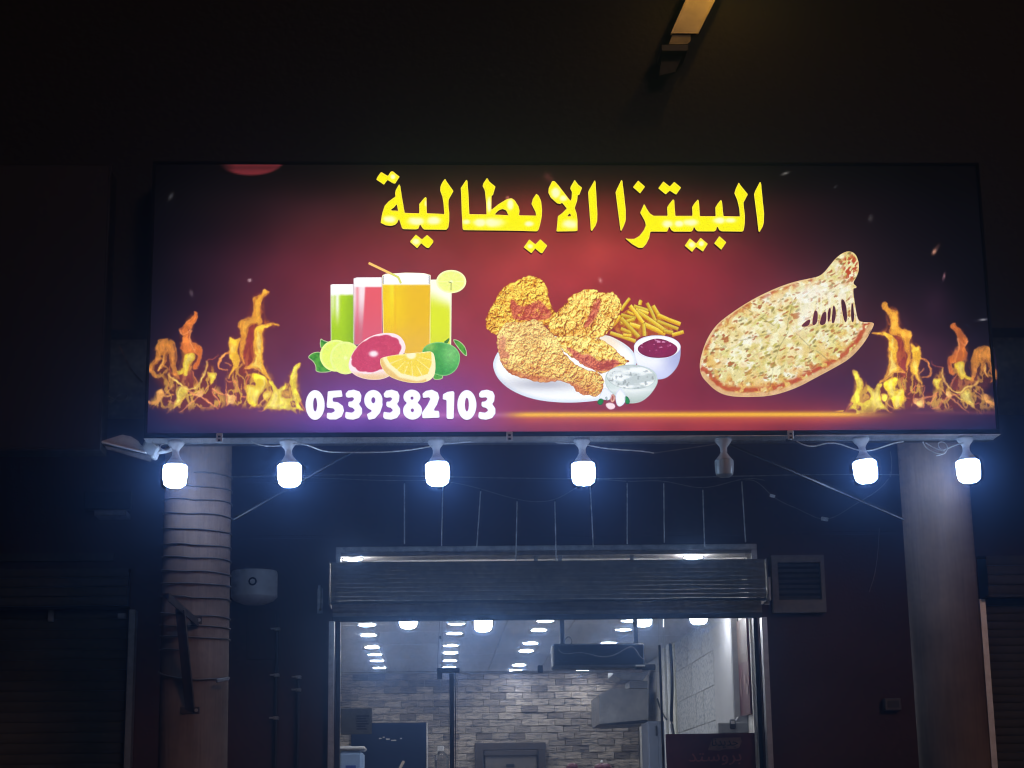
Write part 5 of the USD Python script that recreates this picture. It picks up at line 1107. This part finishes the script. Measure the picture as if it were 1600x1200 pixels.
decal('printed_sauce', blob(cD([(452,570),(480,530),(560,490),(630,470),(720,485),(800,525),(836,560),(820,610),(760,645),(670,658),(560,650),(480,615)])), sauce, 1.3, .0088)
def dip(x, y, e):
    c = mixc((206, 220, 218), (236, 242, 242), sstep(940, 990, x) * (1 - sstep(990, 1030, x))); c = mixc(c, (166, 184, 176), sstep(606, 632, y) * .8); c = mixc(c, (240, 244, 244), np.exp(-((y - 611 - .002 * (x - 985) ** 2 * -1) / 2.0) ** 2) * .5); return mixc((186, 200, 200), c, np.clip(e / 1.5, 0, 1))
decal('printed_dip_bowl', blob(cD([(150,840),(170,790),(260,735),(400,712),(540,735),(630,790),(650,860),(640,910),(580,1000),(500,1065),(420,1085),(330,1075),(240,1010),(160,930)])), dip, 1.4, .0092)
def cream(x, y, e):
    s = nz(x * .6 + 8 * nz(x, y, .05, 4), y * 2.0, .07, 6, 4); c = mixc((196, 206, 206), (246, 250, 250), sstep(.35, .6, s)); c = mixc(c, (120, 128, 130), sstep(.76, .80, nz(x, y, .35, 13, 1)) * .5); return mixc((170, 186, 184), c, np.clip(e / 1.2, 0, 1))
decal('printed_dip', Polygon(ell(*cD([(397,835)])[0], 38.5, 19.0, 50, .05)), cream, 1.3, .0096)
for p, a, b in (([(75,1075),(95,1040),(125,1030),(145,1060),(120,1100),(95,1095)], (32, 130, 66), (16, 92, 48)), ([(330,1020),(360,1010),(390,1060),(375,1090),(345,1090)], (40, 140, 70), (16, 92, 48)), ([(150,1020),(175,1012),(178,1050),(155,1058)], (30, 110, 60), (16, 92, 48)), ([(90,1030),(130,950),(150,930),(220,980),(200,1060),(110,1040)], (240, 244, 252), (214, 222, 240)), ([(250,990),(285,950),(300,935),(310,960),(345,1000),(345,1070),(300,1115),(265,1105),(250,1050)], (246, 248, 255), (214, 220, 238)),
                ([(200,1010),(228,990),(250,1020),(245,1060),(215,1080),(200,1050)], (232, 196, 180), (190, 110, 90)), ([(148,1090),(190,1070),(240,1085),(252,1115),(230,1138),(185,1140)], (250, 226, 232), (226, 180, 196))):
    decal('printed_garlic' if a[0] > 100 else 'printed_parsley', blob(cD(p)), lambda x, y, e, a=a, b=b: mixc(b, a, e / 1.8), 1.2, .0100)
decal('printed_garlic', blob(cD([(212,1020),(228,1000),(236,1030),(225,1062),(212,1050)])), (176, 84, 66), 1.1, .0104)

# ---- pizza
def cP(p): return [(1080 + x / 4.617, 380 + y / 4.617) for x, y in p]
piz = blob(cP([(60,900),(65,840),(90,750),(130,660),(190,580),(280,510),(400,430),(500,375),(620,320),(740,278),(850,255),(920,240),(960,210),(1000,160),(1040,110),(1090,70),(1140,55),(1185,75),(1208,130),(1212,190),(1195,240),(1165,290),(1195,310),(1190,325),(1165,325),(1180,430),(1200,550),(1230,570),(1325,570),(1310,610),(1250,720),(1150,830),(1050,890),(900,970),(780,1035),(660,1080),(550,1105),(380,1112),(250,1100),(170,1060),(110,1000),(75,960)]))
for h in ([(785,605),(830,560),(862,545),(850,600)], [(870,590),(885,500),(895,480),(915,500),(910,570),(890,592)], [(925,590),(935,540),(950,500),(975,490),(975,560),(960,590)], [(985,570),(985,500),(996,465),(1010,470),(1000,560)], [(1012,575),(1018,500),(1025,440),(1042,470),(1045,520),(1030,580)], [(1078,400),(1105,410),(1122,470),(1125,560),(1108,575),(1090,500)], [(1152,560),(1155,430),(1168,435),(1176,520),(1172,575)]):
    piz = piz.difference(blob(cP(h)))
lower = blob(cP([(60,900),(90,750),(190,580),(400,430),(620,320),(800,262),(850,400),(800,560),(770,620),(900,600),(1200,570),(1330,565),(1250,720),(1050,890),(780,1035),(550,1105),(250,1100),(110,1000)]))
slc = blob(cP([(760,420),(850,255),(960,210),(1040,110),(1140,55),(1208,130),(1212,190),(1160,290),(1100,350),(980,400),(880,430),(830,540)]))
def chain(pts): return LineString(cP(pts))
crustL = chain([(80,960),(110,1000),(170,1060),(250,1100),(380,1112),(550,1105),(660,1080),(780,1035),(900,970),(1050,890),(1150,830),(1250,720),(1325,575)]); backL = chain([(60,900),(90,750),(190,580),(280,510),(400,430),(620,320),(850,255)])
cuts = [chain([(370,460),(460,510),(560,570),(640,625)]), chain([(640,630),(580,650),(450,680),(300,715)]), chain([(700,640),(640,740),(600,850),(575,1000),(555,1105)]), chain([(760,655),(850,740),(950,810),(1020,875)]), chain([(730,440),(700,560),(690,625)])]
_sr = np.random.default_rng(91); _n = 620
_sp = np.c_[_sr.uniform(1092, 1372, _n), _sr.uniform(392, 622, _n)]; _sz = _sr.uniform(1.1, 2.9, _n); _sk = _sr.uniform(0, 1, _n); _sa = _sr.normal(-.45, .35, _n)
def spots(c, x, y, dl, db):
    t = cKDTree(_sp); d, i = t.query(np.c_[x, y], k=4)
    for k in range(4):
        j = i[:, k]; dx, dy = x - _sp[j, 0], y - _sp[j, 1]; u = dx * np.cos(_sa[j]) + dy * np.sin(_sa[j]); v = -dx * np.sin(_sa[j]) + dy * np.cos(_sa[j])
        m = 1 - sstep(.55, 1.1, np.hypot(u / (_sz[j] * 1.9), v / (_sz[j] * .8))); edge_ = np.clip(np.exp(-dl / 30) + np.exp(-db / 16) + .5 * sstep(1240, 1300, x), 0, 1); kk = _sk[j] - .35 * edge_
        col = np.where((kk > .62)[:, None], (186, 172, 66), np.where((kk > .25)[:, None], (128, 112, 52), (160, 82, 30)))
        c = c * (1 - (m * .74)[:, None]) + col * (m * .74)[:, None]
    return c
def pizc(x, y, e):
    P = shapely.points(x, y); dl = shapely.distance(P, crustL); db = shapely.distance(P, backL)
    fl = lambda s, sd, th=.5: meshkit.fbm(np.stack([(x * math.cos(th) + y * math.sin(th)) * s * .55, (-x * math.sin(th) + y * math.cos(th)) * s * 1.3, np.zeros_like(x)], -1), 3, sd)
    c = mixc((244, 238, 196), (228, 214, 150), sstep(.45, .62, nz(x, y, .09, 31))); c = mixc(c, (246, 246, 232), sstep(.5, .66, nz(x, y, .06, 32)) * .8)
    right_ = sstep(1230, 1300, x) * (y > 500) + sstep(470, 400, y) * .6; c = mixc(c, (222, 206, 110), right_ * .65 * sstep(.35, .6, nz(x, y, .11, 33)))
    c = mixc(c, (208, 196, 92), sstep(.60, .74, fl(.15, 34, -.5)) * .5); c = mixc(c, (136, 124, 66), sstep(.68, .78, fl(.18, 35, -.6)) * .4)
    c = spots(c, x, y, dl, db)
    near = np.exp(-(dl / 16) ** 2) + .7 * np.exp(-(db / 9) ** 2)
    c = mixc(c, (172, 92, 40), sstep(.72 - .14 * np.clip(near, 0, 1), .79 - .11 * np.clip(near, 0, 1), fl(.13, 36, -.5)) * .88)
    warm = np.clip(np.exp(-(dl / 34) ** 2) + .6 * np.exp(-(db / 20) ** 2) + .25, 0, 1); c = mixc(c, (228, 176, 84), warm * sstep(.44, .62, nz(x, y, .10, 61)) * .72); c = mixc(c, (190, 104, 44), warm * sstep(.64, .76, nz(x, y, .15, 62)) * .6)
    sau = np.exp(-((dl - 11) / 4.5) ** 2) * sstep(.42, .55, nz(x, y, .10, 37) + .1) + .55 * np.exp(-((db - 4) / 3) ** 2) * sstep(.45, .6, nz(x, y, .16, 38))
    c = mixc(c, mixc((176, 52, 30), (196, 104, 54), nz(x, y, .25, 39)), np.clip(sau * 1.15, 0, 1) * .92)
    cr = 1 - sstep(5.0, 8.0, dl + 4 * (nz(x, y, .12, 40) - .5)); c = mixc(c, mixc((236, 200, 150), (206, 156, 104), nz(x, y, .12, 41) * 1.2 - .1), cr); c = mixc(c, (232, 196, 146), (1 - sstep(1.2, 2.4, db)) * .9)
    for q in cuts: c = mixc(c, (120, 100, 60), np.exp(-(shapely.distance(P, q) / .7) ** 2) * .5 * sstep(.3, .5, nz(x, y, .15, 63)))
    s_ = np.where(shapely.contains_xy(slc, x, y), 1.0, 0)
    tip = np.exp(-(((x - 1330) / 13) ** 2 + ((y - 418) / 22) ** 2)); c = mixc(c, (186, 66, 26), s_ * np.clip(tip * 1.4, 0, 1) * sstep(.42, .56, fl(.3, 42, -.9)) * .95)
    stretch = np.exp(-(((x - 1275) / 34) ** 2 + ((y - 455) / 12) ** 2)) + np.exp(-(((x - 1258) / 12) ** 2 + ((y - 490) / 28) ** 2)); c = mixc(c, (246, 244, 236), np.clip(stretch, 0, 1) * .7)
    strings = (y > 458) & (y < 505) & (x > 1250); c = mixc(c, (244, 236, 214), strings * sstep(.5, .6, meshkit.fbm(np.stack([x * .35, y * .03, np.zeros_like(x)], -1), 2, 50)) * .8)
    return mixc((226, 190, 140), c * (.95 + .1 * nz(x, y, .5, 51))[..., None], np.clip(e / 1.1, 0, 1))
decal('printed_pizza', piz, pizc, 1.15, .002)
# ------------------------------------------------------------------ haze volume added to imitate the lens bloom of the bulbs
m_bloom_haze = usdkit.material(stage, '/World/Looks/bloom_haze', {'v': ('principled_volume', {'color': (.24, .46, 1.0), 'density': .0155, 'anisotropy': .94})}, [], volume='v.volume')
hz = usdkit.mesh(stage, '/World/haze', box(-62, 62, -62, 40, -1.2, 15), m_bloom_haze)
data(hz.GetPrim(), 'thin bluish haze added to imitate lens bloom round the bright bulbs', 'haze', kind='stuff')
